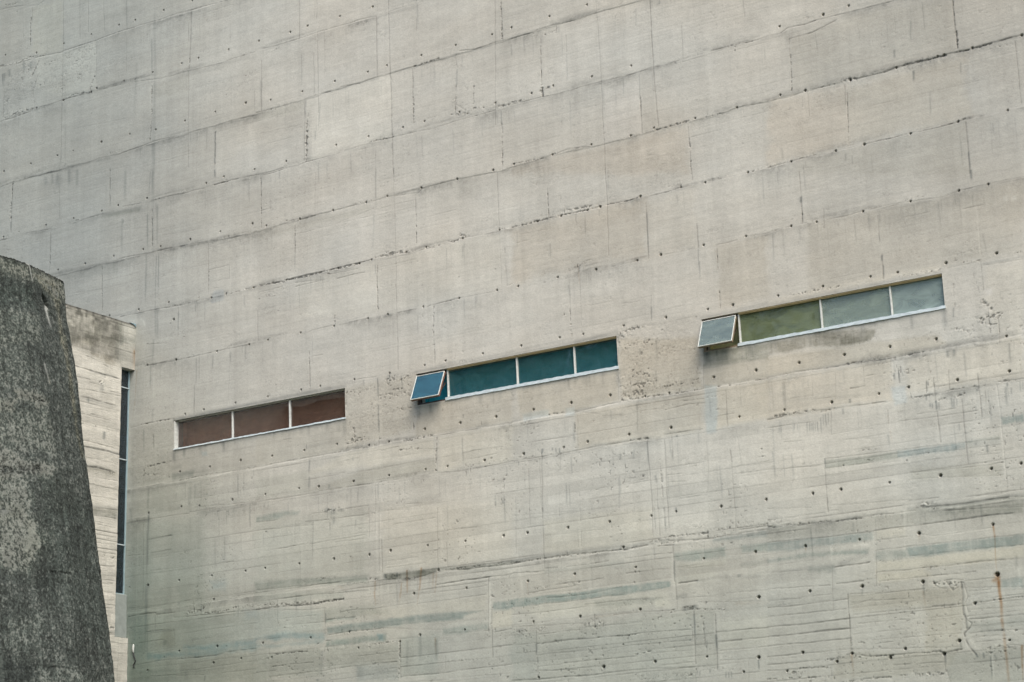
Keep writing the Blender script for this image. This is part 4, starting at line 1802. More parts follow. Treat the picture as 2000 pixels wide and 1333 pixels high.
PATCH = """.93 .97 1.02 2:907 1423 934 1421 933 1397 900 1396 897 1405
.88 .89 .88 4:597 1656 703 1652 700 1641 636 1645 590 1650
.92 .93 .93 5:460 1550 637 1536 637 1513 476 1528
1.04 1.04 1.03 4:642 1411 698 1407 717 1380 661 1396
1.06 1.06 1.05 4:383 2084 464 2074 568 2076 568 1962 471 1960 385 2006
1.04 1.03 1.0 6:367 2213 461 2208 464 2080 403 2083 370 2101
1.04 1.04 1.04 5:955 1778 1022 1774 1021 1658 912 1682 912 1782
.95 .95 .94 5:735 1927 839 1929 839 1890 735 1896
.95 .955 .945 5:1022 1795 1150 1791 1147 1774 1022 1777
1.05 1.05 1.04 6:1154 1793 1370 1798 1369 1664 1168 1659
1.02 1.02 1.02 5:1527 1737 1620 1739 1616 1663 1524 1662
1.03 1.03 1.04 6:1860 1642 1937 1650 1935 1540 1854 1540
.99 .965 .94 10:1650 1535 1853 1532 2028 1526 2030 1438 1649 1521
1.02 .985 .95 10:2196 1540 2346 1537 2344 1426 2233 1419 2187 1416
.97 .965 .95 8:2246 1650 2340 1662 2449 1661 2558 1639 2554 1547 2444 1547 2347 1544 2246 1549
.96 .96 .95 8:2371 1417 2557 1415 2555 1322 2236 1392 2232 1411
1.02 .995 .96 12:2344 1428 2348 1529 2567 1536 2567 1423
.965 .955 .935 8:2253 1295 2446 1293 2648 1293 2634 1162 2558 1168 2493 1166 2389 1167 2243 1167
1.05 1.06 1.1 3:2562 1115 2573 1114 2573 1104 2563 1104
1.06 1.08 1.1 2:2609 1270 2617 1269 2616 1261 2608 1263
1.06 1.08 1.1 2:2624 1268 2632 1266 2631 1259 2623 1260
.80 .80 .78 3:2249 1096 2362 1082 2364 1076 2351 1060 2298 1065 2294 1076 2244 1088
1.03 1.02 1.0 8:2566 1152 2633 1153 2618 1013 2575 1020 2560 1098
1.03 1.02 1.0 4:2167 1168 2317 1174 2390 1174 2485 1173 2488 1160 2389 1163 2166 1159
.955 .955 .945 6:1027 1530 1122 1527 1304 1532 1314 1513 1122 1513 1026 1515
1.03 1.03 1.02 6:1124 1400 1415 1404 1617 1407 1615 1299 1314 1298 1126 1321
.985 .955 .92 16:1644 1410 1846 1412 1932 1407 1933 1295 1784 1306 1639 1300
1.01 1.0 .985 10:1935 1401 2038 1407 2036 1295 1939 1294
.97 .955 .93 8:2073 1290 2177 1291 2167 1171 2075 1171
.93 .935 .925 8:678 1160 797 1156 791 1034 680 1030
.955 .955 .95 6:794 1089 1015 1088 1015 1025 794 1031
.86 .88 .88 4:792 1045 857 1044 850 1031 794 1029
.92 1.0 1.05 3:870 1081 887 1080 889 1069 873 1070
.95 .96 .95 8:680 1027 892 1028 892 951 680 978
.955 .95 .93 5:1015 1088 1239 1089 1237 1030 1015 1029
.96 .95 .925 6:1240 1156 1410 1158 1405 1095 1400 1049 1237 1031
.97 .955 .925 5:1414 1091 1629 1091 1626 1030 1461 1030 1406 1033
.94 .94 .92 4:1331 991 1450 982 1449 959 1324 958 1242 956 1146 961
1.04 1.03 1.0 6:1244 1025 1448 1024 1450 990 1306 990 1146 996
1.05 1.04 1.01 8:1460 1024 1626 1023 1623 958 1458 958
.96 .97 .96 6:1015 1003 1147 1001 1146 959 1014 960
.99 .965 .925 6:1763 1025 1932 1025 2028 1025 2023 956 1928 953 1806 956 1767 957
.97 .945 .90 6:1864 1150 2029 1124 2027 1030 1860 1034
.975 .955 .915 4:1638 1090 1855 1089 1855 1035 1763 1029 1644 1033
.93 1.0 1.06 3:1648 1040 1707 1041 1708 1028 1652 1026
.93 1.0 1.06 3:1744 1037 1763 1038 1765 1022 1744 1022
.9 .97 1.02 3:2032 1036 2057 1031 2052 947 2030 945
.81 .82 .80 4:2034 1099 2161 1092 2159 1063 2032 1069
.95 .935 .9 5:2032 1068 2159 1063 2156 1028 2131 1027 2054 1030 2031 1029
1.02 .99 .94 5:2059 1025 2156 1023 2151 958 2072 956 2054 953
.80 .80 .78 5:2161 1093 2204 1091 2222 1093 2357 1069 2336 1060 2298 1062 2235 1072 2200 1069 2175 1072 2159 1069
.965 .945 .905 5:2159 1066 2356 1058 2468 1052 2487 1031 2386 1027 2305 1029 2156 1030
.92 .98 1.04 3:2384 974 2407 973 2407 944 2384 941
1.02 .985 .94 8:2156 1023 2386 1023 2382 952 2322 955 2151 955
1.0 .98 .95 8:2493 1021 2619 1021 2612 956 2441 961 2410 959 2413 1016
.84 .86 .85 3:2251 866 2314 865 2383 863 2384 851 2337 852 2252 851
.82 .87 .89 3:2382 864 2443 862 2502 861 2501 850 2442 852 2384 853
.86 .88 .87 3:2504 861 2562 863 2562 858 2531 860 2504 858
.8 .85 .86 3:2567 894 2606 894 2605 882 2569 882
.93 .95 .96 5:2507 865 2560 858 2561 849 2506 850
.94 .94 .92 6:2406 833 2563 818 2561 798 2403 811
1.03 1.03 1.03 6:2149 937 2248 936 2248 871 2144 867
.9 .91 .9 6:2394 761 2565 760 2592 759 2589 733 2394 756
.84 .88 .89 3:2134 738 2207 735 2250 734 2326 732 2326 719 2278 720 2206 720 2181 717 2132 722
.80 .85 .86 3:2386 699 2461 698 2585 697 2583 680 2482 681 2414 680 2389 684
.86 .89 .89 4:2328 698 2386 697 2386 684 2336 681 2329 688
.84 .88 .88 3:2151 708 2200 710 2251 708 2317 705 2315 697 2252 701 2151 703
.86 .89 .9 4:2131 707 2151 708 2153 702 2131 702
.88 .9 .9 4:2203 686 2253 686 2254 672 2226 674 2202 678
.84 .88 .89 4:2541 627 2578 628 2576 612 2559 612 2539 614
.92 .93 .92 6:2136 768 2253 760 2341 760 2405 756 2590 743 2589 731 2469 734 2373 736 2251 738 2134 743
1.05 1.03 .98 5:2329 680 2414 680 2583 678 2581 659 2469 661 2329 664
1.03 1.01 .96 5:2329 661 2412 660 2427 646 2330 646
1.04 1.03 1.0 5:2331 732 2382 733 2381 717 2330 718
.96 .95 .92 5:2275 632 2472 624 2469 598 2277 601
.95 .945 .92 6:2271 534 2462 522 2432 491 2341 488 2235 493 2237 521
.98 .97 .94 6:2408 596 2471 594 2464 526 2402 528
1.04 1.05 1.06 5:2482 618 2577 621 2574 594 2482 595
.93 .95 .95 6:2480 567 2571 564 2570 550 2478 548
.92 .94 .93 6:2437 516 2566 517 2560 460 2439 471
1.05 1.05 1.04 4:2497 523 2539 526 2538 515 2498 515
.79 .85 .86 2:1608 693 1633 694 1723 693 1845 693 1911 693 1941 691 1941 681 1884 679 1841 677 1749 679 1633 679 1607 680
.84 .88 .88 4:1951 740 1992 740 2054 741 2052 720 1991 723 1965 723 1950 729
.84 .88 .88 3:2080 737 2134 738 2132 723 2083 726
.86 .89 .9 4:2027 757 2085 758 2135 759 2134 748 2054 751 2029 752
.9 .92 .92 4:1787 673 1922 665 1906 659 1786 660
.9 .92 .92 4:2079 706 2131 707 2131 702 2081 701
.93 .95 .95 6:1683 741 1791 739 1850 739 1850 732 1780 732 1683 734
.94 .96 .95 8:1661 624 1774 627 1933 636 1982 634 1975 536 1849 541 1660 543
.92 .93 .92 4:1985 633 2023 632 2021 531 1980 536
.92 .95 .95 10:1608 631 1661 631 1657 543 1604 543
.94 .96 .95 10:1604 542 1849 540 1978 533 1976 508
1.04 1.04 1.02 6:1635 677 1787 675 1936 678 1939 650 1802 650 1665 652
1.05 1.05 1.03 4:1909 662 1937 658 1938 647 1908 647
1.04 1.04 1.02 5:1962 719 2052 718 2051 707 1962 712
.95 .955 .945 6:1952 718 2031 713 2024 687 1952 688
1.02 1.02 1.0 8:2029 613 2124 614 2120 559 2028 561
1.02 1.01 .98 8:1685 834 1912 827 1908 772 1846 766 1685 773
.82 .86 .86 4:1014 924 1057 928 1126 922 1119 916 1080 914 1034 913 1014 913
.80 .85 .86 3:1187 685 1254 686 1313 686 1403 686 1477 684 1547 680 1506 674 1500 668 1388 670 1235 671 1188 671
.86 .9 .9 3:1186 701 1255 699 1254 695 1189 695
.80 .85 .86 3:1568 692 1611 692 1610 676 1567 679
.83 .87 .87 4:1456 655 1558 654 1557 645 1505 642 1455 645
.84 .91 .94 5:1070 686 1182 673 1182 662 1076 671 1011 676 1011 679
.86 .91 .93 5:1011 666 1076 662 1179 663 1178 655 1076 657 1011 661
.86 .89 .88 6:1012 794 1111 787 1287 774 1287 764 1206 767 1012 775
.76 .77 .75 3:1326 774 1355 772 1448 771 1443 761 1403 758 1326 761
.85 .86 .85 4:1454 769 1614 765 1614 759 1521 761 1457 765
.80 .85 .85 4:1185 658 1254 658 1327 658 1327 646 1235 647 1185 647
.9 .93 .92 8:1183 721 1298 712 1328 698 1186 700
.92 .95 .94 8:1012 773 1231 749 1230 737 1012 752
.92 .97 .98 8:1012 734 1180 720 1179 673 1011 681
.9 .92 .91 6:1047 647 1172 648 1174 592 1046 601
.92 .94 .93 6:1185 644 1354 638 1353 601 1184 604
.9 .94 .96 8:1258 605 1353 601 1352 564 1258 572
.93 .97 .97 10:1360 650 1447 647 1444 571 1358 574
.91 .94 .93 10:1011 650 1047 647 1046 590 1010 593
.96 .98 .97 14:1014 916 1291 907 1287 774 1012 797
1.02 1.01 .99 12:1325 903 1619 879 1614 769 1322 780
1.06 1.04 1.0 4:1567 674 1610 677 1608 643 1566 645
1.06 1.05 1.04 4:1500 673 1536 681 1547 680 1552 668 1512 669
1.03 1.02 1.0 6:1267 705 1557 707 1556 680 1328 686
.8 .95 1.02 3:1306 661 1320 659 1319 647 1309 648
.84 .92 .96 6:823 681 1011 676 1011 666 925 666 823 674
.85 .92 .95 6:729 676 857 667 1011 666 1011 656 857 657 729 663
.91 .94 .93 12:673 959 734 954 737 616 677 621
.94 .96 .95 12:734 948 878 944 878 755 736 759
.93 .97 .97 12:682 757 1012 736 1011 658 683 662
.92 .94 .92 8:680 657 1011 653 1010 593 680 621
.9 .97 1.02 10:898 807 932 803 932 787 898 788
.92 .97 1.01 8:985 736 1012 734 1012 723 985 726
.94 .93 .9 8:771 718 799 718 801 683 754 688"""
ROUGH = """.75:317 2081 403 2083 568 2076 565 2000 467 1967 385 2006 284 1959 282 2025
.25:591 2076 654 2064 669 2047 592 2060
.25:735 1958 836 1952 836 1933 743 1944
.35:1022 1795 1150 1791 1147 1771 1022 1771
.4:1154 1787 1174 1782 1168 1653 1145 1658
.5:1513 1693 1559 1671 1620 1673 1616 1660 1512 1662
.6:1025 1410 1161 1412 1285 1413 1311 1414 1419 1409 1615 1418 1617 1410 1443 1410 1295 1409 1194 1406 1029 1406
.35:1305 1434 1369 1443 1419 1417 1317 1418
.25:1025 1404 1100 1401 1100 1387 1039 1385
.4:1656 1672 1686 1668 1685 1657 1655 1659
.5:1966 1543 2034 1543 2034 1536 1965 1537
.5:2340 1546 2374 1545 2373 1533 2339 1536
.4:2449 1551 2535 1548 2615 1550 2619 1537 2544 1537 2447 1537
.3:2395 1441 2428 1436 2427 1419 2398 1418
.25:2186 1404 2187 1421 2223 1418 2237 1400
.6:1645 1425 1756 1431 1841 1419 1841 1411 1755 1410 1644 1411
.6:1865 1166 2027 1165 2029 1115 1864 1143
.3:1767 1312 1801 1313 1794 1293 1769 1296
.45:2492 1157 2558 1163 2562 1114 2569 1097 2584 1065 2575 1020 2485 1036
.3:2504 1202 2566 1199 2562 1162 2500 1167
.35:2167 1168 2317 1172 2489 1167 2488 1160 2316 1162 2167 1160
.3:2565 1192 2637 1184 2634 1160 2565 1166
.4:682 1159 797 1156 791 1034 683 1032
.5:712 1079 791 1079 787 1034 709 1037
.6:1242 1156 1410 1158 1405 1095 1400 1044 1240 1030
.5:1329 1166 1404 1156 1399 1086 1327 1097
.3:1365 1015 1415 1013 1414 1000 1365 1005
.65:1864 1153 2029 1124 2027 1030 1860 1034
.4:1874 958 1912 958 1914 950 1874 954
.3:1707 1031 1763 1029 1763 1025 1706 1027
.4:2491 1044 2620 1026 2618 1008 2493 1021
.3:2411 768 2443 766 2442 757 2410 759
.3:2166 960 2245 960 2245 953 2165 953
.5:1012 752 1051 750 1174 740 1227 739 1227 732 1142 732 1012 735
.3:1184 642 1354 641 1355 572 1349 564 1309 567
.3:1334 901 1017 942 1017 940
.6:833 760 871 772 878 739 830 744
.4:942 746 1012 747 1012 734 942 738
.5:1764 642 1807 642 1805 612 1757 617
.35:1608 645 1648 642 1647 618 1607 621
.4:1864 539 1978 531 1976 510 1863 520
.4:1905 770 2020 771 2019 757 1905 759
.3:1981 538 2073 532 2072 518 1980 526
.35:2137 781 2174 777 2172 759 2136 763
.4:2224 536 2290 534 2288 517 2223 520
.3:2497 525 2539 526 2537 509 2496 511
.25:2407 581 2467 577 2462 526 2402 532"""
HOLES = "847 2102 2;765 2101 2;682 2099 2;634 2100 2;551 2098 2;467 2097 2;382 2096 2;283 2115 2;317 2216 1;949 1959 2;865 1961 2;818 1960 2;734 1960 2;651 1960 2;570 1962 2;554 1957 2;387 1958 2;470 1957 2;995 1825 3;912 1824 2;827 1823 2;744 1822 2;669 1829 2;586 1829 3;502 1827 1;454 1827 2;372 1825 2;288 1825 2;1017 1669 2;1330 1958 2;1246 1959 2;1162 1959 2;1116 1957 2;1032 1958 2;1616 1822 2;1530 1821 2;1447 1820 2;1362 1819 2;1314 1817 2;1230 1817 2;1146 1814 2;1062 1815 2;1618 1676 2;1533 1677 2;1449 1677 2;1397 1676 2;1312 1676 2;1230 1676 2;1101 1669 2;1606 1538 2;1662 1825 2;1834 1828 2;1749 1826 2;1922 1679 2;1836 1678 2;1750 1680 2;1701 1676 2;2015 1661 1;2138 1655 1;2139 1662 1;2134 1544 2;2048 1543 2;1962 1544 2;1912 1540 2;1827 1541 2;1741 1540 2;1654 1540 2;2146 1415 2;2366 1684 2;2316 1680 3;2230 1679 2;2671 1548 3;2583 1547 2;2532 1547 2;2520 1547 2;2444 1545 2;2357 1543 3;2270 1544 3;2221 1547 2;2633 1420 2;2545 1420 2;2458 1418 2;2372 1418 3;2318 1418 2;2232 1417 2;318 1788 1;340 1668 1;292 1665 2;422 1667 2;506 1666 2;589 1666 2;637 1669 2;720 1668 2;886 1667 2;934 1671 2;1010 1550 3;924 1550 2;842 1549 3;759 1550 2;710 1553 2;626 1554 2;542 1553 2;461 1554 2;1012 1409 2;939 1409 2;900 1408 2;782 1420 2;698 1419 2;615 1420 2;796 1379 3;788 1372 1;1607 1538 2;1522 1538 2;1437 1538 2;1354 1538 2;1302 1536 2;1219 1536 2;1134 1535 2;1047 1538 2;1615 1413 2;1530 1413 2;1444 1412 2;1396 1411 2;1312 1412 2;1281 1410 2;1229 1410 2;1097 1410 2;1604 1293 2;1517 1293 2;1433 1291 2;1348 1291 2;1300 1291 2;1216 1290 2;1132 1291 2;1048 1290 2;1432 1335 1;1518 1336 1;1602 1336 1;1027 1382 1;2060 1414 2;2010 1416 2;1925 1416 3;1839 1414 3;1812 1413 2;1753 1413 2;1701 1413 2;2133 1296 2;2048 1296 2;1960 1295 3;1911 1293 2;1823 1293 3;1740 1293 2;1652 1292 2;2098 1173 3;2048 1174 2;1963 1174 3;2024 1164 1;1875 1174 2;1789 1173 2;1738 1175 2;2586 1297 2;2534 1297 2;2447 1296 2;2359 1296 2;2271 1295 2;2222 1297 2;2588 1174 3;2499 1174 3;2412 1174 2;2362 1176 2;2273 1175 2;2187 1174 2;2590 1029 2;2469 1045 3;999 1289 2;914 1289 2;803 1289 3;724 1291 2;962 1170 2;878 1169 2;828 1167 2;975 1047 3;894 1045 2;814 1046 2;953 968 3;867 967 2;819 971 2;785 1038 1;1567 1173 2;1481 1173 2;1432 1172 2;1349 1170 2;1264 1171 2;1179 1171 2;1131 1171 2;1046 1170 2;1591 1045 3;1510 1045 3;1428 1045 3;1218 1046 2;1137 1045 2;1056 1045 2;1343 1032 2;1296 1032 2;1562 964 3;1478 964 2;1428 965 2;1342 965 2;1257 965 3;1172 966 3;1123 969 2;1038 968 2;1653 1174 2;1674 1046 3;1756 1046 3;1839 1047 3;1911 1034 2;1960 1032 2;2134 1046 3;2051 1047 3;1874 968 3;1960 968 3;1787 967 3;1736 964 2;1649 964 3;2096 967 2;2134 903 1;2049 812 3;2136 813 3;2386 1046 3;2302 1046 3;2217 1046 3;2589 969 3;2499 969 3;2413 970 3;2359 967 2;2272 966 3;2183 966 2;2542 811 3;2592 813 3;2454 812 4;2364 812 2;2276 812 3;2224 812 3;2398 845 1;730 969 2;986 818 2;899 818 2;813 818 2;729 817 3;904 769 2;913 673 3;937 671 1;814 673 2;774 664 1;903 641 3;974 643 2;730 641 2;679 818 1;1598 815 3;1513 815 2;1427 817 2;1341 817 3;1291 815 3;1206 817 3;1121 817 2;1036 818 2;1450 767 3;1512 726 2;1393 728 3;1147 668 2;1029 669 2;1240 670 2;1261 637 2;1358 640 2;1404 648 3;1505 648 2;1051 638 2;1562 570 1;1188 639 1;1960 814 2;1910 813 2;1824 813 3;1737 813 3;1650 814 3;1850 763 3;1873 724 2;1747 726 3;1647 724 2;1868 697 1;2109 724 3;2009 724 2;1877 648 3;1754 648 3;1655 648 2;2008 646 1;2109 645 4;2101 542 4;2003 552 2;2071 520 2;1901 553 3;1797 553 4;1797 573 1;1839 589 1;1725 552 1;1661 546 2;1871 716 1;1879 715 1;2203 723 3;2302 722 2;2408 720 4;2535 719 3;2534 637 5;2407 639 4;2300 643 4;2205 645 3;2492 594 3;2460 536 4;2544 529 2;2366 532 3;2272 533 3;2183 543 3;2244 522 3;2339 520 4;2432 517 4;2152 514 2"
LIFT = [[(-33.33,20.93),(-31.36,20.75),(-30.24,20.79),(-29.12,20.82),(-27.58,20.77),(-26.68,20.8)],[(-33.29,19.51),(-31.34,19.59),(-30.22,19.56),(-29.1,19.54),(-27.6,19.37),(-25.8,19.36),(-24.61,19.36),(-22.62,19.34),(-21.64,19.43)],[(-31.41,17.91),(-29.55,17.91),(-28.01,17.92),(-26.92,17.92),(-25.82,17.93),(-24.46,17.96),(-22.63,18.0),(-21.75,18.01),(-20.73,17.98),(-19.38,18.02),(-18.18,18.03),(-17.45,18.04),(-16.56,18.06)],[(-33.19,16.59),(-30.03,16.58),(-28.33,16.61),(-26.88,16.6),(-25.83,16.58),(-25.59,16.55),(-23.75,16.56),(-22.27,16.61),(-20.85,16.6),(-19.84,16.6),(-18.73,16.63),(-17.45,16.63),(-16.32,16.63),(-15.71,16.65),(-14.79,16.65),(-13.94,16.65),(-12.59,16.72),(-11.55,16.72)],[(-28.78,15.4),(-27.07,15.33),(-25.84,15.3),(-23.81,15.35),(-22.95,15.36),(-21.61,15.37),(-20.77,15.38),(-19.93,15.32),(-18.59,15.39),(-17.75,15.36),(-16.4,15.37),(-15.53,15.37),(-14.66,15.42),(-14.04,15.41),(-13.32,15.43),(-12.43,15.44),(-11.79,15.42),(-10.7,15.47),(-9.3,15.45)],[(-29.39,14.13),(-27.85,14.06),(-27.0,14.09),(-25.86,14.09),(-24.79,14.14),(-22.89,14.13),(-21.56,14.11),(-20.7,14.13),(-19.83,14.12),(-19.56,14.11),(-17.88,14.13),(-16.75,14.15),(-15.91,14.15),(-15.4,14.15),(-14.55,14.15),(-14.14,14.14),(-12.81,14.18),(-12.27,14.18),(-11.42,14.19),(-10.56,14.2),(-9.68,14.2)],[(-25.52,12.91),(-23.83,12.92),(-23.02,12.92),(-22.29,12.91),(-21.67,12.92),(-20.81,12.93),(-19.97,12.94),(-19.47,12.94),(-18.6,12.93),(-17.77,13.0),(-16.88,12.94),(-16.42,12.96),(-15.54,12.95),(-14.66,12.97),(-14.23,12.94),(-13.29,12.96),(-12.4,12.96),(-11.53,12.97),(-10.66,12.98),(-10.16,12.99),(-9.52,12.96)],[(-29.2,10.27),(-28.03,10.27),(-25.85,10.26),(-23.63,10.28),(-22.78,10.29),(-21.91,10.3),(-19.74,10.27),(-18.38,10.26),(-17.43,10.3),(-16.67,10.3),(-15.73,10.28),(-14.44,10.28),(-12.95,10.27),(-12.14,10.27),(-11.23,10.26)],[(-25.86,9.56),(-24.29,9.56),(-22.8,9.54),(-21.48,9.55),(-19.77,9.55),(-19.11,9.53),(-18.42,9.53),(-16.89,9.51),(-16.19,9.52),(-14.5,9.55),(-13.12,9.52),(-12.21,9.5),(-11.37,9.5),(-10.68,9.53)],[(-23.16,7.64),(-19.86,7.59),(-17.51,7.58),(-15.81,7.59),(-14.65,7.6),(-13.42,7.61),(-12.34,7.59),(-11.33,7.55)]]
OFF = (-36, 0)
U2 = M.U; V2 = M.V
low = sstep(11.2, 9.6, M.v)[:, None].astype(np.float32) * np.ones(M.shape, np.float32)     # older, more marked lifts below the windows
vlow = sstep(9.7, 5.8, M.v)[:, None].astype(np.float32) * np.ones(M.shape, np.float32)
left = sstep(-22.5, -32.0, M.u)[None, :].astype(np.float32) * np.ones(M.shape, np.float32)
base = np.array([.435,.418,.372], np.float32)
M.col *= base
M.col *= 1 + low[..., None] * (np.array([.985, 1.0, 1.0], np.float32) - 1)
M.col *= 1 + (vlow * (.62 + left * .5))[..., None] * (np.array([.72, .765, .75], np.float32) - 1)  # foot darkened: corner vignette put into the colour, along with grime
M.col *= 1 + left[..., None] * (np.array([.68, .735, .755], np.float32) - 1)  # left side darkened: shading and vignette put into the colour, with some weathering
M.col *= (1 - .16 * sstep(-15.5, -9.5, M.u)[None, :] * sstep(11.5, 14, M.v)[:, None])[..., None].astype(np.float32)  # upper right dimmed: vignette put into the colour
corner = (sstep(-25.5, -28.9, M.u)[None, :] * sstep(11.8, 7.5, M.v)[:, None]).astype(np.float32)      # darker and cooler towards the low inner corner
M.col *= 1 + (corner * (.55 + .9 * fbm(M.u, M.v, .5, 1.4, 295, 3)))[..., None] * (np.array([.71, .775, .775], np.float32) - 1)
# broad clouds of tone, lime bloom and dirt
c1 = fbm(M.u, M.v, 3.2, 1.6, 300, 4) - .5
c2 = fbm(M.u, M.v, .9, .5, 310, 4) - .5
c3 = fbm(M.u, M.v, 2.4, 1.4, 320, 3) - .5
M.col *= (1 + .17 * c1 + .22 * c2)[..., None]
M.col *= 1 + c3[..., None] * np.array([.065, .0, -.065], np.float32)
st = fbm(M.u, M.v, .05, 2.6, 330, 3) - .5
st2 = fbm(M.u, M.v, .22, 3.4, 340, 2) - .5
M.col *= (1 + .08 * st + .13 * st2)[..., None]
hz = fbm(M.u, M.v, 1.4, .022, 350, 2) - .5
M.col *= (1 + .025 * hz)[..., None]
fine = vnoise(M.u, M.v, .03, .026, 360) - .5
M.col *= (1 + .085 * fine)[..., None]
M.h += c2 * .012 + fine * .0012 + hz * .0004
# each pour has its own tone and sits a few millimetres in or out
rl = np.random.default_rng(5)
for L in LIFT:
    xs = [p[0] for p in L]; ys = [p[1] for p in L]
    k = np.interp(M.u, xs, ys)[None, :]
    jit = (M.n30 - .5) * .05
    below = sstep(-.012, .012, k - M.V + jit)
    M.h += below * float(rl.uniform(-.006, .008))
    dj = M.V - k
    band = np.exp(-(np.abs(dj - .03) / .075) ** 1.5) * sstep(.50, .72, fbm(M.u, M.v, 1.1, .12, 900 + int(ys[0] * 10), 3))
    band2 = np.exp(-np.clip(-dj - .02, 0, 9) / (.05 + .22 * M.nst)) * (dj < .0) * sstep(.44, .70, fbm(M.u, M.v, 1.0, .6, 950 + int(ys[0] * 10), 3))
    M.col *= 1 - ((band * .36 + band2 * .34) * (.35 + .75 * M.n8 + .5 * (M.n3 - .5)))[..., None] * np.array([1, .98, .97], np.float32)
    M.rough = np.maximum(M.rough, np.exp(-(np.abs(dj - .02) / .04) ** 2) * sstep(.55, .8, fbm(M.u, M.v, .6, .1, 970 + int(ys[0] * 10), 3)) * .6)
    M.col *= (1 + below * float(rl.uniform(-.022, .022)))[..., None]
M.boards(.072, .014, .020, .05, 61, (1 - low) * .9 + .25, relief=.0009)
M.boards(.178, .018, .060, .36, 62, low * .95 + .10, relief=.0032)
M.patches(PATCH, OFF, 1.2)
M.roughs(ROUGH, OFF)
M.feats(FEATS, OFF)
M.rough = np.maximum(M.rough, sstep(.66, .82, fbm(M.u, M.v, .5, .3, 370, 3)) * .28)
M.honeycomb()
M.line('d', 12, .22, [(-28.62, 21.5), (-28.58, 19.6), (-28.63, 17.2), (-28.60, 13.9)])
# thin runs of dirt below the pour joints and the sills
rd_ = np.random.default_rng(77)
for _ in range(420):
    x = rd_.uniform(-29, -9); zt = rd_.choice([10.25, 9.55, 9.0, 7.6, 14.1, 12.95, 16.6, 18.0]) - rd_.uniform(0, .12)
    ln_ = rd_.uniform(.08, .75); 
    M.line('d', float(rd_.uniform(1.5, 5)), float(rd_.uniform(.10, .42)), [(x, zt), (x + rd_.uniform(-.01, .01), zt - ln_)])
for a, b, c, d in WIN:
    for _ in range(46):
        x = rd_.uniform(a, b); M.line('d', float(rd_.uniform(3, 14)), float(rd_.uniform(.06, .24)), [(x, c - .005), (x, c - rd_.uniform(.06, .34))])
    M.line('d', 14, .35, [(b - .02, c), (b - .02, c - .4)]); M.line('d', 12, .3, [(a + .03, c), (a + .03, c - .35)]); M.line('g', 16, .45, [(a, c - .035), (b, c - .035)])
    M.line('g', 11, .6, [(a, d + .03), (b, d + .03)])
# scattered air bubbles
bub = sstep(.86, .95, vnoise(M.u, M.v, .035, .035, 380)) * sstep(.42, .72, fbm(M.u, M.v, 1.2, 1.0, 381, 2)) * (.45 + .75 * low)
M.h -= bub * .006; M.col *= (1 - bub * .34)[..., None]
HK = {1: (.012, .010, .22), 2: (.0165, .06, .42), 3: (.021, .07, .45), 4: (.026, .08, .5), 5: (.034, .09, .55)}
for t in HOLES.split(';'):
    a, b, k = t.split()
    rd, dp, dk = HK[int(k)]
    M.hole(float(a) / 100 + OFF[0], float(b) / 100 + OFF[1], rd, dp, dk)
keep = np.ones((len(vv) - 1, len(uu) - 1), bool)
extra = []
P = np.stack([np.broadcast_to(uu[None, :], M.shape), -M.h, np.broadcast_to(vv[:, None], M.shape)], -1).astype(np.float64)
for a, b, c, d in WIN:
    i0, i1 = np.argmin(abs(uu - a)), np.argmin(abs(uu - b)); j0, j1 = np.argmin(abs(vv - c)), np.argmin(abs(vv - d))
    keep[j0:j1, i0:i1] = False
    for A, Cx in ((P[j0, i0:i1 + 1], M.col[j0, i0:i1 + 1]), (P[j1, i0:i1 + 1], M.col[j1, i0:i1 + 1]), (P[j0:j1 + 1, i0], M.col[j0:j1 + 1, i0]), (P[j0:j1 + 1, i1], M.col[j0:j1 + 1, i1])):
        B = A.copy(); B[:, 1] = .30
        extra.append((A.copy(), B, Cx))
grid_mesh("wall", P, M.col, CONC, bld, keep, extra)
del M.U, M.V, M.wu, M.wv, P
plain = paint_material("plain_concrete", (.40, .39, .35), rough=.95, var=.12, scale=3, bump=.3)
MB().box(-61.9, 13.9, .9, 22, 0, 25.4).build("rear_volume", plain, bld)

# ------------------------------------------------------------------ strip windows
WHITE = paint_material("old_white_paint", (.50, .51, .48), rough=.6, var=.20, scale=16, bump=.2)
PALEBLUE = paint_material("weathered_pale_sill_paint", (.44, .50, .52), rough=.6, var=.20, scale=9, bump=.3, stretch=(1, 1, 3))
OCHRE = paint_material("ochre_wood", (.56, .43, .25), rough=.6, var=.18, scale=10, stretch=(.4, 4, 4), bump=.2)
REDWOOD = paint_material("red_brown_wood", (.16, .072, .048), rough=.55, var=.25, scale=12, bump=.2)
DARKWOOD = paint_material("dark_stained_wood", (.05, .035, .028), rough=.6, var=.3, scale=14, bump=.2)
DULLWOOD = paint_material("dull_brown_wood", (.20, .15, .10), rough=.6, var=.25, scale=12, bump=.2)
TEAL = paint_material("teal_reveal_paint", (.03, .38, .44), rough=.6, var=.16, scale=5)
MAROON = paint_material("red_brown_reveal_paint", (.56, .27, .17), rough=.6, var=.2, scale=5)
YELLOW = paint_material("yellow_green_reveal_paint", (.55, .51, .25), rough=.6, var=.16, scale=5)
GREYBLUE = paint_material("grey_blue_reveal_paint", (.20, .27, .28), rough=.6, var=.12, scale=5)

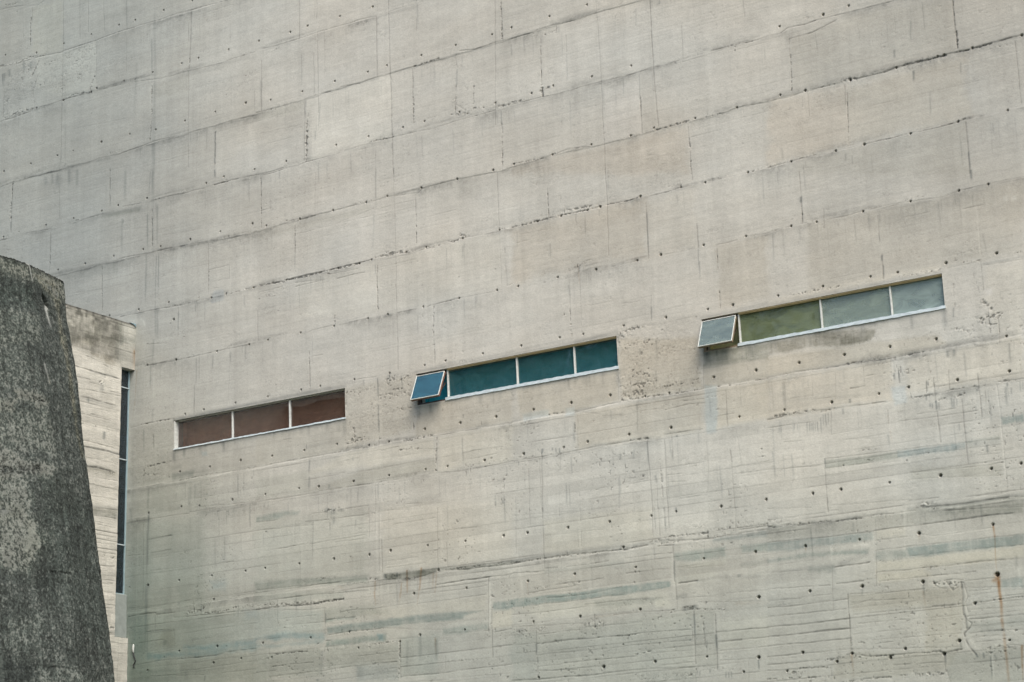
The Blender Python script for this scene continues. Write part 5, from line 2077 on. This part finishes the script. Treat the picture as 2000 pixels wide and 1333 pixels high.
def strip_window(rect, muls, reveal, panes, head, sash, sill_h, label, left_post=False):
    a, b, c, d = rect
    fr = MB()                                       # the fixed outer frame: jambs and a thin head behind the concrete edge
    fr.box(a, a + .03, .085, .15, c, d); fr.box(b - .02, b, .085, .15, c, d); fr.box(a + .03, b - .02, .085, .15, d - .018, d)
    fw = fr.build("window", DARKWOOD if not left_post else WHITE, bld, label=label)
    # painted deep reveal behind the glass
    n = MB()
    y0, y1 = .16, .46
    n.quad((a - .02, y1, c - .10), (b + .02, y1, c - .10), (b + .02, y1, d + .10), (a - .02, y1, d + .10))
    n.quad((a, y0, c), (b, y0, c), (b + .02, y1, c - .10), (a - .02, y1, c - .10))
    n.quad((a, y0, d), (b, y0, d), (b + .02, y1, d + .10), (a - .02, y1, d + .10))
    n.quad((a, y0, c), (a, y0, d), (a - .02, y1, d + .10), (a - .02, y1, c - .10))
    n.quad((b, y0, c), (b, y0, d), (b + .02, y1, d + .10), (b + .02, y1, c - .10))
    n.build("reveal", reveal, fw)
    xs = [a + .03] + muls + [b - .02]
    x_first = muls[0] if sash else a
    # sill rail, a little ragged like a hand-painted cement fillet
    rr = random.Random(int(a * 100))
    bm = bmesh.new(); N = 60; prev = None; xa = x_first - (.02 if sash else 0); xb = b + .012
    for i in range(N + 1):
        x = xa + (xb - xa) * i / N; top = c + sill_h + rr.uniform(-.006, .006); bt = c - .006 + rr.uniform(-.004, .004)
        ring = [bm.verts.new(p) for p in ((x, -.018, bt), (x, -.014, top - .006), (x, .12, top + .012), (x, .12, bt))]
        if prev:
            for k in range(4): bm.faces.new((prev[k], ring[k], ring[(k + 1) % 4], prev[(k + 1) % 4]))
        else: bm.faces.new(ring)
        prev = ring
    bm.faces.new(prev[::-1])
    q = MB(); q.bm.free(); q.bm = bm; q.build("sill", PALEBLUE, fw)
    if head:
        h = MB(); h.box(x_first + .02, b - .021, .040, .084, d - .030, d - .006); h.box(x_first + .02, b - .021, .015, .0385, d - .016, d - .003)
        h.build("head_rail", OCHRE, fw)
    for x in muls:
        MB().box(x - .0135, x + .0135, .055, .112, c + sill_h * .8, d - .02).build("mullion", WHITE, fw, bevel=.004)
    if left_post:
        MB().box(a + .002, a + .028, .0, .084, c + .01, d - .02).build("mullion", WHITE, fw, bevel=.003)
    for i, (x0, x1) in enumerate(zip(xs[:-1], xs[1:])):
        if sash and i == 0: continue
        MB().box(x0 + .016, x1 - .016, .098, .104, c + sill_h * .7, d - .02).build("pane", panes[i], fw)
    if sash:
        mtg, inner = sash
        x0, x1 = a + .012, muls[0] - .022
        L = .58
        A = math.radians(25)
        T = Matrix.Translation((0, -.015, d - .042)) @ Matrix.Rotation(-A, 4, 'X')
        # local: x along, y depth (0 outer face), z down
        o = MB(); e = .016
        o.box(x0, x0 + e, 0, .022, -L, 0, T); o.box(x1 - e * .8, x1, 0, .022, -L, 0, T)
        o.box(x0 + e, x1 - e * .8, 0, .022, -e, 0, T); o.box(x0 + e, x1 - e * .8, 0, .022, -L, -L + .014, T)
        o.build("sash_frame", WHITE, fw, bevel=.003, label="white top-hung sash tilted open at the bottom")
        k = MB()
        k.box(x1 - .03, x1 - .001, .024, .062, -L + .002, -.002, T); k.box(x0 + .001, x0 + .03, .024, .062, -L + .002, -.002, T)
        k.box(x0 + .03, x1 - .03, .024, .062, -L + .002, -L + .03, T); k.box(x0 + .03, x1 - .03, .024, .062, -.03, -.002, T)
        k.build("sash_backing", REDWOOD if inner == 'red' else DULLWOOD, fw, bevel=.002)
        MB().box(x0 + e + .001, x1 - e * .8 - .001, .009, .013, -L + .015, -e - .001, T).build("sash_pane", mtg, fw)
        # stays at both sides and the dark rebate left open below
        for x in (x0 + .045, x1 - .04):
            s2 = MB()
            p0 = Vector((x, .075, d - .26)); p1 = T @ Vector((x, .06, -L + .06))
            dv = (p1 - p0).normalized(); sd_ = Vector((1, 0, 0)); up = dv.cross(sd_)
            w_ = .008
            ring0 = [p0 + sd_ * w_ * i_ + up * w_ * j_ for i_, j_ in ((-1, -1), (1, -1), (1, 1), (-1, 1))]
            ring1 = [p + (p1 - p0) for p in ring0]
            v0 = [s2.bm.verts.new(p) for p in ring0]; v1 = [s2.bm.verts.new(p) for p in ring1]
            for i_ in range(4): s2.bm.faces.new((v0[i_], v0[(i_ + 1) % 4], v1[(i_ + 1) % 4], v1[i_]))
            s2.bm.faces.new(v0[::-1]); s2.bm.faces.new(v1)
            s2.build("sash_stay", DARKWOOD, fw)
        rb = MB(); rb.box(x0 - .008, x1 + .01, .03, .15, c + .002, c + .035); rb.box(x0 - .008, x0 + .022, .03, .084, c + .035, d - .02)
        rb.build("rebate_rail", DARKWOOD if inner == 'red' else DULLWOOD, fw)
    return fw

GL_TEAL = glass_material("glass_over_teal", (.92, .95, .95), dust_refl=.26, dust_refl_col=(.06, .158, .168), ior=1.4)
GL_RED = glass_material("glass_over_red_brown", (.92, .93, .93), dust_refl=.20, dust_refl_col=(.15, .105, .08), ior=1.4)
GL_YEL = glass_material("painted_reflection_glass_olive", (.86, .92, .9), dust_refl=.46, dust_refl_col=(.21, .25, .145), ior=1.5)  # olive film: the reflection over the yellow reveal is put into the colour
GL_MID = glass_material("painted_sky_glass_mid", (.80, .88, .9), dust_refl=.42, dust_refl_col=(.33, .40, .335))  # grey-green film paints in part of the sky reflection
GL_PALE = glass_material("painted_sky_glass_pale", (.75, .85, .9), dust_refl=.56, dust_refl_col=(.31, .385, .355))  # pale film paints in the brighter sky reflection of the end pane
GL_SASH = glass_material("open_sash_glass", (.70, .84, .95), dust_refl=.16, dust_refl_col=(.11, .36, .43), ior=1.9)  # blue film: sky mirrored by the tilted sash, put into the colour
GL_SASH2 = glass_material("painted_sky_sash_glass", (.75, .85, .9), dust_refl=.46, dust_refl_col=(.25, .31, .29), ior=1.7)  # grey film: painted sky reflection on the tilted sash

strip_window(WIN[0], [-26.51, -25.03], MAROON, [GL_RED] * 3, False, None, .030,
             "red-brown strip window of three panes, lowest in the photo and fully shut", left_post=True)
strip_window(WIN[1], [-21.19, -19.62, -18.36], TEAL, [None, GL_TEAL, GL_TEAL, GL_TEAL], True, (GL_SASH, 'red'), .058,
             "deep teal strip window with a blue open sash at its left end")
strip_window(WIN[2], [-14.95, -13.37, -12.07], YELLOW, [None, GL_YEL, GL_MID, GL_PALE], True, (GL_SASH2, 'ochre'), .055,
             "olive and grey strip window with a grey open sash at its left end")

# ------------------------------------------------------------------ low annex with the slot window in the corner
ann = thing("concrete_annex", "low cream-coloured concrete annex with a stained parapet and a narrow slot window in the corner", "building")
CONC2 = concrete_material("rough_boarded_concrete", fine=.10, bump=.5, speck=.07)
def XS(z): return -29.09 - .022 * np.clip(13.85 - z, 0, 8)
TOPZ = 13.85; SLOT = (-.415, 8.03, 12.85)              # y of the slot's left edge, its sill and its lintel
SIDE = """j 1.6 .8:811 1287 862 1286 931 1274
j 2.4 1.2:812 1259 879 1258 952 1257
g 9 .7:863 1258 895 1257 943 1258
j 1.6 .8:820 1238 863 1239
j 1.6 .8:821 1213 956 1220
j 2.4 1.2:825 1197 872 1198 940 1197
g 12 .6:829 1195 872 1195 940 1195
d 12 .6:860 1197 860 1187
j 1.4 .6:831 1179 944 1181
j 1.8 .9:829 1162 880 1163 929 1161
j 1.4 .6:834 1141 957 1142
j 1.8 .9:838 1107 889 1107 954 1105
j 2.6 1.2:842 1094 897 1096 958 1094
g 10 .7:850 1094 898 1095 958 1096
j 2.6 1.2:851 1054 890 1056 946 1054
g 14 .6:855 1056 890 1056 938 1055
j 1.4 .7:855 1034 955 1038
j 1.2 .6:859 1019 955 1019
j 1.2 .5:864 995 955 996
j 1.2 .6:923 1247 956 1247
j 1.2 .6:863 1233 952 1232
h 16 .8:895 1239 907 1241
d 18 .5:899 1239 899 1217
h 8 1:879 1142 885 1143
d 12 .7:911 1137 911 1115
h 5 .8:916 1154 919 1155
h 9 .8:932 1052 938 1052
h 8 .8:879 999 883 1000
h 8 .6:913 1013 917 1013
g 20 .5:868 971 959 976
j 1.5 .7:876 970 959 975
w 8 .4:1004 1358 1005 1329
w 6 .4:973 1351 977 1341 996 1339
u 14 .9:998 1325 999 1289
w 7 .4:1005 1329 1004 1288
w 8 .3:936 1209 938 1190
w 10 .2:951 1278 954 1097
g 22 .6:868 961 955 963
j 1.8 .8:870 955 954 957
j 1.6 .8:877 938 952 938
j 1.6 .8:881 917 954 917
h 8 .7:928 914 932 912
j 1.3 .6:883 899 952 902
j 1.5 .7:887 882 953 882
h 14 .7:889 876 953 874
j 1.8 .8:894 853 953 857
h 12 .7:904 841 910 842
g 20 .25:898 838 953 841
j 1.8 .8:898 824 953 827
j 1.3 .6:902 816 949 820
j 1.5 .7:904 801 952 801
j 1.2 .6:909 784 950 786
j 1.6 .8:911 769 948 770
j 1.6 .8:917 752 946 752
h 8 .5:921 750 925 749
j 1.2 .6:919 735 947 736
h 6 1.2:945 731 985 726
g 14 .6:923 719 985 722
j 1.8 .9:923 715 985 717
j 2 1:961 715 983 712
k 1.2 .5:971 710 970 618
h 8 .9:948 668 952 668
j 1.4 .7:940 645 970 646
h 5 .9:946 633 948 633
j 1.2 .5:932 677 979 678"""
SIDEP = """.52 .53 .51 12:786 1386 958 1387 963 1338 792 1302
1.5 1.47 1.42 8:830 1323 886 1322 823 1305
1.3 1.3 1.25 10:853 1378 873 1363 893 1344 869 1345
.8 .83 .83 6:942 1383 1008 1392 1009 1344 951 1335
.6 .6 .58 10:799 1318 942 1348 951 1292 902 1291 862 1297 803 1299
.72 .74 .74 8:938 1347 1009 1362 1009 1330 993 1286 955 1281 939 1293
.8 .78 .74 6:862 1297 926 1302 943 1285 902 1282
.78 .78 .75 5:851 1057 954 1058 954 1049 855 1048
.8 .8 .78 5:868 971 959 978 959 968 868 959
.78 .79 .77 4:868 969 955 970 954 957 870 955
.92 .93 .92 6:927 712 985 712 982 616 940 613"""
yu = graded(-2.9, 0.0, .0125, -14, 0.0); zv = graded(4.2, TOPZ, .0125, 0, TOPZ)
yu[np.argmin(abs(yu - SLOT[0]))] = SLOT[0]
for x in SLOT[1:] + (7.12,): zv[np.argmin(abs(zv - x))] = x
A_ = Surface(yu, zv, 500, warp=.015)
A_.col *= np.array([.475, .46, .41], np.float32)
A_.col *= (1 + .25 * (fbm(A_.u, A_.v, 1.0, .5, 510, 4) - .5))[..., None]
A_.col *= (1 + .16 * (fbm(A_.u, A_.v, .05, .8, 520, 3) - .5))[..., None]
A_.boards(.19, .02, .09, .75, 63, np.full(A_.shape, 1.0, np.float32), 2.2, relief=.009)
A_.h += (fbm(A_.u, A_.v, .4, .2, 530, 4) - .5) * .02
A_.patches(SIDEP, (-10, 0), .62)
blot = fbm(A_.u, A_.v, .22, .16, 540, 4)
A_.col *= 1 - (sstep(12.65, 13.25, A_.V) * sstep(-.34, -.62, A_.U) * sstep(.40, .62, blot) * .26)[..., None]
top_dirt = sstep(.55, .0, TOPZ - A_.V + (A_.n30 - .5) * .9) * sstep(.42, .62, A_.n30 * .7 + A_.n8 * .3) * sstep(-.45, -.7, A_.U)
A_.col *= (1 - .55 * top_dirt)[..., None]
A_.col *= (1 - .6 * sstep(.05, .01, TOPZ - A_.V))[..., None]
A_.feats(SIDE, (-10, 0))
A_.rough = np.maximum(A_.rough, .25 * sstep(.5, .8, A_.n30))
A_.honeycomb(.014, .4)
A_.h[A_.v < 5] *= .5
PA = np.stack([XS(A_.v)[:, None] + A_.h, np.broadcast_to(yu[None, :], A_.shape), np.broadcast_to(zv[:, None], A_.shape)], -1).astype(np.float64)
i0 = np.argmin(abs(yu - SLOT[0])); j0 = np.argmin(abs(zv - SLOT[1])); j1 = np.argmin(abs(zv - SLOT[2])); jb = np.argmin(abs(zv - 7.12))
kp = np.ones((len(zv) - 1, len(yu) - 1), bool); kp[jb:j1, i0:] = False
ex = []
for A, Cx in ((PA[jb:j1 + 1, i0], A_.col[jb:j1 + 1, i0]), (PA[j1, i0:], A_.col[j1, i0:]), (PA[jb, i0:], A_.col[jb, i0:]), (PA[-1, :], A_.col[-1, :] * .5)):
    B = A.copy(); B[:, 0] -= .35 if len(A) != PA.shape[1] else 9
    ex.append((A.copy(), B, Cx))
grid_mesh("wall", PA, A_.col, CONC2, ann, kp, ex)
greyc = paint_material("blue_grey_cement_render", (.24, .265, .25), rough=.9, var=.13, scale=7, bump=.3)
q = MB()
xi = float(XS(7.6)) - .045
q.box(xi - .3, xi, SLOT[0] + .002, -.004, 7.121, SLOT[1]); q.build("infill_panel", greyc, ann, bevel=.012)
MB().box(-40, -29.5, -13.9, -.25, 0, 13.6).build("rear_volume", plain, ann)
FLASH = paint_material("blue_grey_lead", (.20, .28, .31), rough=.5, var=.2, scale=20, bump=.2)
fl = MB(); fl.quad((-29.075, -.20, 13.865), (-29.075, -.010, 13.875), (-29.3, -.010, 13.885), (-29.3, -.20, 13.87))
fl.quad((-29.075, -.20, 13.865), (-29.075, -.010, 13.875), (-29.072, -.010, 13.80), (-29.072, -.09, 13.845)); fl.build("roof_flashing", FLASH, ann)
# slot window: frame, glass in tall lights between thin pale bars
FRB = paint_material("blue_grey_frame_paint", (.25, .34, .37), rough=.5, var=.12, scale=12)
xg = -29.25
sw = MB()
def slant(z): return float(XS(z)) - .16
sw.bm.free(); sw.bm = bmesh.new()
def sbox(mb, y0, y1, z0, z1, dx0, dx1):
    vs = [mb.bm.verts.new((slant(z) + dx, y, z)) for dx in (dx0, dx1) for y in (y0, y1) for z in (z0, z1)]
    for k in ((0, 1, 3, 2), (4, 6, 7, 5), (0, 4, 5, 1), (2, 3, 7, 6), (0, 2, 6, 4), (1, 5, 7, 3)): mb.bm.faces.new([vs[i] for i in k])
sbox(sw, -.028, -.003, SLOT[1], SLOT[2], -.02, .03); sbox(sw, SLOT[0] + .001, SLOT[0] + .02, SLOT[1], SLOT[2], -.02, .03)
sbox(sw, SLOT[0] + .02, -.028, SLOT[1], SLOT[1] + .03, -.02, .03)
swo = sw.build("window", FRB, ann, label="tall narrow slot window with dark glass and thin pale bars")
GL_SLOT = glass_material("slot_glass", (.8, .88, .92), dust_refl=.05, dust_refl_col=(.25, .33, .37))
zb = [SLOT[1] + .03, 9.08, 10.9, 12.46, SLOT[2]]
barz = zb[1:-1]
for z0, z1 in zip(zb[:-1], zb[1:]):
    pm = MB(); sbox(pm, SLOT[0] + .021, -.029, z0 + .011, z1 - .011, 0, .006); pm.build("pane", GL_SLOT, swo)
for z in barz:
    pm = MB(); sbox(pm, SLOT[0] + .021, -.029, z - .010, z + .010, -.015, .03); pm.build("bar", PALEBLUE, swo)
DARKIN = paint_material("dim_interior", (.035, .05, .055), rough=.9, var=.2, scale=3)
di = MB(); sbox(di, SLOT[0] + .001, -.003, SLOT[1], SLOT[2], -.19, -.17); di.build("dark_backing", DARKIN, swo)  # near-black sheet: darkness of the unlit room put into its colour

# ------------------------------------------------------------------ dark battered tower in front
DELTA = [(0.0, 2.257), (5.48, 1.353), (6.046, 1.263), (6.683, 1.148), (7.236, 1.032), (7.888, 0.914), (8.615, 0.781), (9.216, 0.674), (9.798, 0.553), (10.476, 0.466), (11.067, 0.368), (11.67, 0.243), (12.283, 0.091), (12.686, 0.045), (13.0, 0.0)]
PLAN = np.array([(-31, -13.6), (-29.2, -13.3), (-27.6, -12.3), (-26.5, -10.9), (-26.0, -9.5), (-25.85, -8.3), (-25.83, -7.3), (-25.81, -6.99), (-25.82, -6.62), (-25.92, -6.12), (-25.99, -5.78), (-26.08, -5.45), (-26.16, -5.33), (-26.3, -5.28), (-27.5, -5.2), (-29.3, -5.15)])
SP = np.r_[0, np.cumsum(np.hypot(*np.diff(PLAN, axis=0).T))]
ZT = 13.0
tw = thing("concrete_tower", "dark weathered battered concrete tower with a curved top edge, in front of the cream annex", "tower")
TOW = concrete_material("lichen_dark_concrete", fine=.30, bump=.6, speck=.22)
su = graded(SP[5], SP[13], .0135, 0, SP[-1], mx=.5); sz = graded(4.6, ZT, .0135, 0, ZT)
B_ = Surface(su, sz, 700, warp=.02)
B_.col *= 1
TOWER = """w 5 1.6:983 1300 991 1298 997 1269
w 11 1.6:1035 1229 1036 1211 1040 1194
d 30 .5:1017 1262 1019 1240
j 2 .9:1047 1209 1104 1210
j 1.6 .7:1057 1201 1107 1196
j 1.6 .7:997 1215 1055 1224
t 22 1:1066 1278 1073 1254 1081 1231 1074 1169
t 12 .5:1058 1300 1073 1280
g 40 .3:1014 1264 1005 1152
t 16 1:1076 1182 1081 1122 1083 1072 1087 1031 1092 988 1100 960
t 16 .8:1089 1183 1085 1123 1088 1073 1092 1032
w 8 .8:1001 1111 1008 1075
t 6 .8:1009 1090 1010 1076
j 2.4 1:924 1036 952 1036 989 1037
h 16 1:965 1040 989 1035
j 1.8 .8:1065 958 1098 937
j 1.8 .8:1039 958 1064 955
j 1.6 .7:1057 927 1096 915
h 26 1.4:865 893 905 899 949 908
g 26 .8:865 890 905 899 946 908
h 12 1:861 902 880 912
k 1.5 .6:883 1015 878 939
g 8 .5:885 1080 980 1096
j 1.6 .7:1061 867 1102 862
j 2.2 1.1:949 724 970 727 994 726
h 8 1:948 725 994 726
j 2.2 1:957 626 999 625
j 2 .9:904 609 939 608
j 2.2 1:908 591 946 593 987 591
j 1.6 .8:819 580 904 586
k 2.4 1.2:907 596 910 555
k 2 1:830 581 838 557
j 1.8 .9:912 558 956 559 1011 562
g 26 1:819 553 879 554
g 22 .9:973 588 1003 588
g 26 1:819 533 883 540
j 1.6 .7:819 618 876 620
j 1.6 .8:953 708 1006 707
j 1.4 .7:1058 816 1094 812
j 1.4 .7:826 677 947 689
j 1.4 .7:923 576 946 575
j 1.6 .9:1032 562 1070 564"""
TOWERP = """2.1 2.0 1.7 12:911 1291 982 1298 1107 1300 1107 1263 1069 1253 1019 1273 915 1267
1.35 1.35 1.25 10:898 1196 1006 1203 999 1150 885 1126
.8 .85 .83 10:907 1255 1000 1260 1010 1215 899 1201
2.0 1.8 1.4 10:1020 1283 1073 1280 1093 1247 1072 1239 1053 1259
2.6 2.5 2.2 8:871 1018 918 1029 907 1005 870 1001
2.6 2.5 2.25 8:916 1045 987 1051 1001 1037 971 1026 924 1030
2.7 2.6 2.4 10:859 927 895 928 917 915 999 921 983 899 920 897 851 875
2.0 2.0 1.85 12:852 880 918 880 931 852 893 820 842 813
1.5 1.5 1.4 14:868 989 1000 1025 1001 941 896 933 861 941
1.3 1.3 1.25 14:887 1136 954 1135 997 1085 872 1030
.85 .87 .85 14:950 897 1017 905 1095 853 939 826
2.3 2.3 2.1 12:844 827 902 821 941 777 893 719 828 719
1.2 1.2 1.15 12:911 832 972 792 923 718 892 715
.8 .83 .82 14:950 837 1107 862 1098 577 972 655 919 695
1.4 1.45 1.4 12:819 624 911 650 919 628 871 581 819 582
1.5 1.55 1.5 12:878 549 1010 560 1027 538 881 529
1.3 1.3 1.3 10:1034 685 1080 691 1075 676 1031 671"""
B_.patches(TOWERP, (0, 0), 1.15)
cl = fbm(B_.u, B_.v, .55, .8, 710, 4); B_.col *= (.45 + 1.1 * cl)[..., None]
B_.col = np.clip(B_.col, .3, 5)
dr = fbm(B_.u, B_.v, .07, 1.2, 720, 3); B_.col *= (.55 + .9 * dr)[..., None]
B_.feats('\n'.join(l for l in TOWER.split('\n') if l[:1] in 'td' and l), (0, 0))
lv = B_.col.mean(-1)
f1 = vnoise(B_.u, B_.v, .020, .020, 730); f2 = vnoise(B_.u, B_.v, .043, .047, 731); f3 = fbm(B_.u, B_.v, .16, .18, 732, 3)
sp_ = f1 * .50 + f2 * .34 + f3 * .22
cover = np.clip((lv - .6) * .18, .015, .46)                       # how much of the skin the pale lichen covers
spk = sstep(-.05, .07, sp_ - (.74 - cover * .62))
drk = sstep(.50, .30, f1 * .5 + f2 * .5)
tb = np.array([.048, .0565, .051], np.float32) * (.72 + .56 * dr)[..., None]
tone = (B_.col / (lv[..., None] + 1e-6)) ** .55
colr = tb * tone * (np.clip(lv, .35, 2.2) ** .55)[..., None] * (1 - .5 * drk)[..., None] * (.75 + .5 * f1)[..., None]
lich = np.array([.158, .166, .152], np.float32) * tone * (.7 + .5 * f2)[..., None]
lam = (spk * np.clip(.30 + .22 * lv, .25, .85))[..., None]
B_.col = colr * (1 - lam) + lich * lam
B_.col *= (1 - .55 * sstep(.07, .015, ZT - B_.V))[..., None]
B_.h += (fbm(B_.u, B_.v, .5, .3, 740, 5) - .5) * .035 - drk * .004
B_.boards(.16, .02, .05, .25, 66, np.full(B_.shape, .7, np.float32), 2.5)
sc = SP[11]
B_.h += (fbm(B_.u, B_.v, .07, .09, 745, 3) - .5) * .05 * np.exp(-((B_.u - sc) / .10) ** 2)[None, :]
ss, zs = (10.364,12.389)
# hollow drain hole, leaning
B_.feats('\n'.join(l for l in TOWER.split('\n') if l[:1] == 'w').replace('w ', 'b '), (0, 0))
B_.feats('\n'.join(l for l in TOWER.split('\n') if l[:1] in 'jkhg' and l), (0, 0))
B_.honeycomb(.012, .5)
dU = (B_.u[None, :] - ss); dV = (B_.v[:, None] - zs)
e = np.hypot((dU - dV * -.55) / .075, dV / .135)
hole = 1 - sstep(.75, 1.15, e)
B_.h -= hole * .14; B_.col *= (1 - .25 * hole)[..., None]
lip = np.exp(-((np.hypot((dU - dV * -.55 - .03) / .085, (dV + .05) / .13) - 1) / .22) ** 2) * (dV < .0)
B_.h += lip * .03
X0 = np.interp(B_.u, SP, PLAN[:, 0]); Y0 = np.interp(B_.u, SP, PLAN[:, 1])
tx = np.gradient(X0, B_.u); ty = np.gradient(Y0, B_.u); ln = np.hypot(tx, ty)
nx, ny = ty / ln, -tx / ln
de = np.interp(B_.v, [a for a, b in DELTA], [b for a, b in DELTA])
ragged = (np.interp(B_.u, np.linspace(0, SP[-1], 420), np.random.default_rng(9).random(420)) - .5) * .022
topw = sstep(.3, 0, ZT - B_.v)[:, None]
PB = np.stack([X0[None, :] + de[:, None] + nx[None, :] * B_.h, Y0[None, :] + ny[None, :] * B_.h, B_.v[:, None] + topw * ragged[None, :]], -1).astype(np.float64)
rim = PB[-1]; rin = rim.copy(); rin[:, 0] -= .5; rin[:, 2] -= .03
mid = rin.copy(); mid[:, 0] = -30.5; mid[:, 2] = ZT - .3
grid_mesh("wall", PB, B_.col, TOW, tw, None, [(rim.copy(), rin, B_.col[-1]), (rin.copy(), mid, B_.col[-1] * .7)])

# ------------------------------------------------------------------ small fitting in the corner
WPL = paint_material("white_plastic", (.5, .52, .5), rough=.35, var=.05, scale=30)
BLK = paint_material("black_rubber", (.02, .02, .022), rough=.6, var=.2, scale=30)
def tube(name, pts, rads, mat, parent, seg=10):
    bm = bmesh.new(); prev = None
    pts = [Vector(p) for p in pts]
    for i, p in enumerate(pts):
        d = (pts[min(i + 1, len(pts) - 1)] - pts[max(i - 1, 0)]).normalized()
        a = d.orthogonal().normalized() if prev is None else (a_ - d * a_.dot(d)).normalized()
        a_ = a; b = d.cross(a); rr = rads[i] if isinstance(rads, (list, tuple)) else rads
        ring = [bm.verts.new(p + (a * math.cos(t) + b * math.sin(t)) * rr) for t in np.linspace(0, 2 * math.pi, seg, endpoint=False)]
        if prev:
            for k in range(seg): bm.faces.new((prev[k], prev[(k + 1) % seg], ring[(k + 1) % seg], ring[k]))
        else: bm.faces.new(ring[::-1])
        prev = ring
    bm.faces.new(prev)
    q = MB(); q.bm.free(); q.bm = bm
    o = q.build(name, mat, parent)
    for p in o.data.polygons: p.use_smooth = True
    return o
ft = thing("wall_fitting", "small white capsule-shaped fitting with a dangling black cable, low in the inner corner", "fitting")
fx = -29.06
tube("capsule", [(fx, -.035, 6.80), (fx, -.04, 6.82), (fx, -.045, 6.86), (fx + .003, -.045, 6.93), (fx + .005, -.04, 6.965), (fx + .005, -.038, 6.98)], [.008, .017, .022, .022, .017, .006], WPL, ft)
tube("cable", [(fx, -.035, 6.80), (fx + .005, -.03, 6.74), (fx + .03, -.03, 6.69), (fx + .05, -.028, 6.63), (fx + .02, -.03, 6.585), (fx - .01, -.03, 6.56), (fx + .01, -.03, 6.52), (fx + .02, -.03, 6.50)], .011, BLK, ft, 8)

# ------------------------------------------------------------------ trees across the yard: the window panes mirror them
BARK = paint_material("bark", (.10, .08, .06), rough=.95, var=.4, scale=6, bump=.6, stretch=(1, 1, .2))
LEAF = bpy.data.materials.new("leaves"); LEAF.use_nodes = True
lt = LEAF.node_tree; lb = lt.nodes["Principled BSDF"]
oi = nd(lt, "ShaderNodeNewGeometry"); lr = nd(lt, "ShaderNodeValToRGB")
lr.color_ramp.elements[0].color = (.035, .065, .018, 1); lr.color_ramp.elements[1].color = (.095, .13, .035, 1)
lt.links.new(oi.outputs["Random Per Island"], lr.inputs[0]); lt.links.new(lr.outputs[0], lb.inputs["Base Color"]); lb.inputs["Roughness"].default_value = .55
def limb(bm, p0, p1, r0, r1, seg=8):
    d = (p1 - p0).normalized(); a = d.orthogonal().normalized(); b = d.cross(a)
    R0 = [bm.verts.new(p0 + (a * math.cos(q) + b * math.sin(q)) * r0) for q in np.linspace(0, 2 * math.pi, seg, endpoint=False)]
    R1 = [bm.verts.new(p1 + (a * math.cos(q) + b * math.sin(q)) * r1) for q in np.linspace(0, 2 * math.pi, seg, endpoint=False)]
    for k in range(seg): bm.faces.new((R0[k], R0[(k + 1) % seg], R1[(k + 1) % seg], R1[k]))
def tree(loc, H, Rr, seed, label):
    rg = random.Random(seed)
    o = bpy.data.objects.new("broadleaf_tree", None); o.location = loc
    o['label'] = label; o['category'] = "tree"; o['group'] = "trees across the yard"; link(o)
    tb_ = MB(); cz = H - Rr * .95; tips = []
    base, fork = Vector((0, 0, -.1)), Vector((rg.uniform(-.3, .3), rg.uniform(-.3, .3), H * .38))
    limb(tb_.bm, base, fork, .48, .34, 12)
    limb(tb_.bm, fork, Vector((fork.x, fork.y, H * .72)), .34, .12)
    for i in range(13):
        an = i * 2.4 + rg.uniform(-.3, .3); z0 = H * rg.uniform(.36, .66)
        e = Vector((math.cos(an) * Rr * rg.uniform(.5, .8), math.sin(an) * Rr * rg.uniform(.5, .8), z0 + Rr * rg.uniform(.2, .7)))
        s0 = Vector((fork.x, fork.y, z0)); mid_ = s0.lerp(e, .5) + Vector((0, 0, -.4))
        limb(tb_.bm, s0, mid_, .17, .11); limb(tb_.bm, mid_, e, .11, .04)
    tb_.build("trunk", BARK, o)
    V = []; Fq = []
    clumps = []
    for _ in range(120):
        while True:
            p = Vector((rg.uniform(-1, 1), rg.uniform(-1, 1), rg.uniform(-1, 1)))
            if .35 < p.length < 1: break
        clumps.append((Vector((p.x * Rr, p.y * Rr, cz + p.z * Rr * .95)), rg.uniform(.9, 1.9)))
    for c, cr in clumps:
        for _ in range(115):
            p = c + Vector((rg.gauss(0, 1), rg.gauss(0, 1), rg.gauss(0, .75))) * cr * .55
            n = Vector((rg.gauss(0, 1), rg.gauss(0, 1), rg.gauss(.5, 1))).normalized(); a = n.orthogonal().normalized(); b = n.cross(a)
            L_, W_ = rg.uniform(.16, .30), rg.uniform(.08, .14); k = len(V)
            V += [p - a * L_, p + b * W_, p + a * L_, p - b * W_]; Fq.append((k, k + 1, k + 2, k + 3))
    me = bpy.data.meshes.new("crown"); me.from_pydata([tuple(v) for v in V], [], Fq); me.materials.append(LEAF)
    link(bpy.data.objects.new("crown", me), o)
tree((-34.8, -33, 0), 26, 7.6, 4, "tall green tree across the yard, mirrored in the teal middle window")
tree((-50.5, -31, 0), 25.5, 8.0, 8, "broad green tree across the yard, mirrored in the red-brown left window")
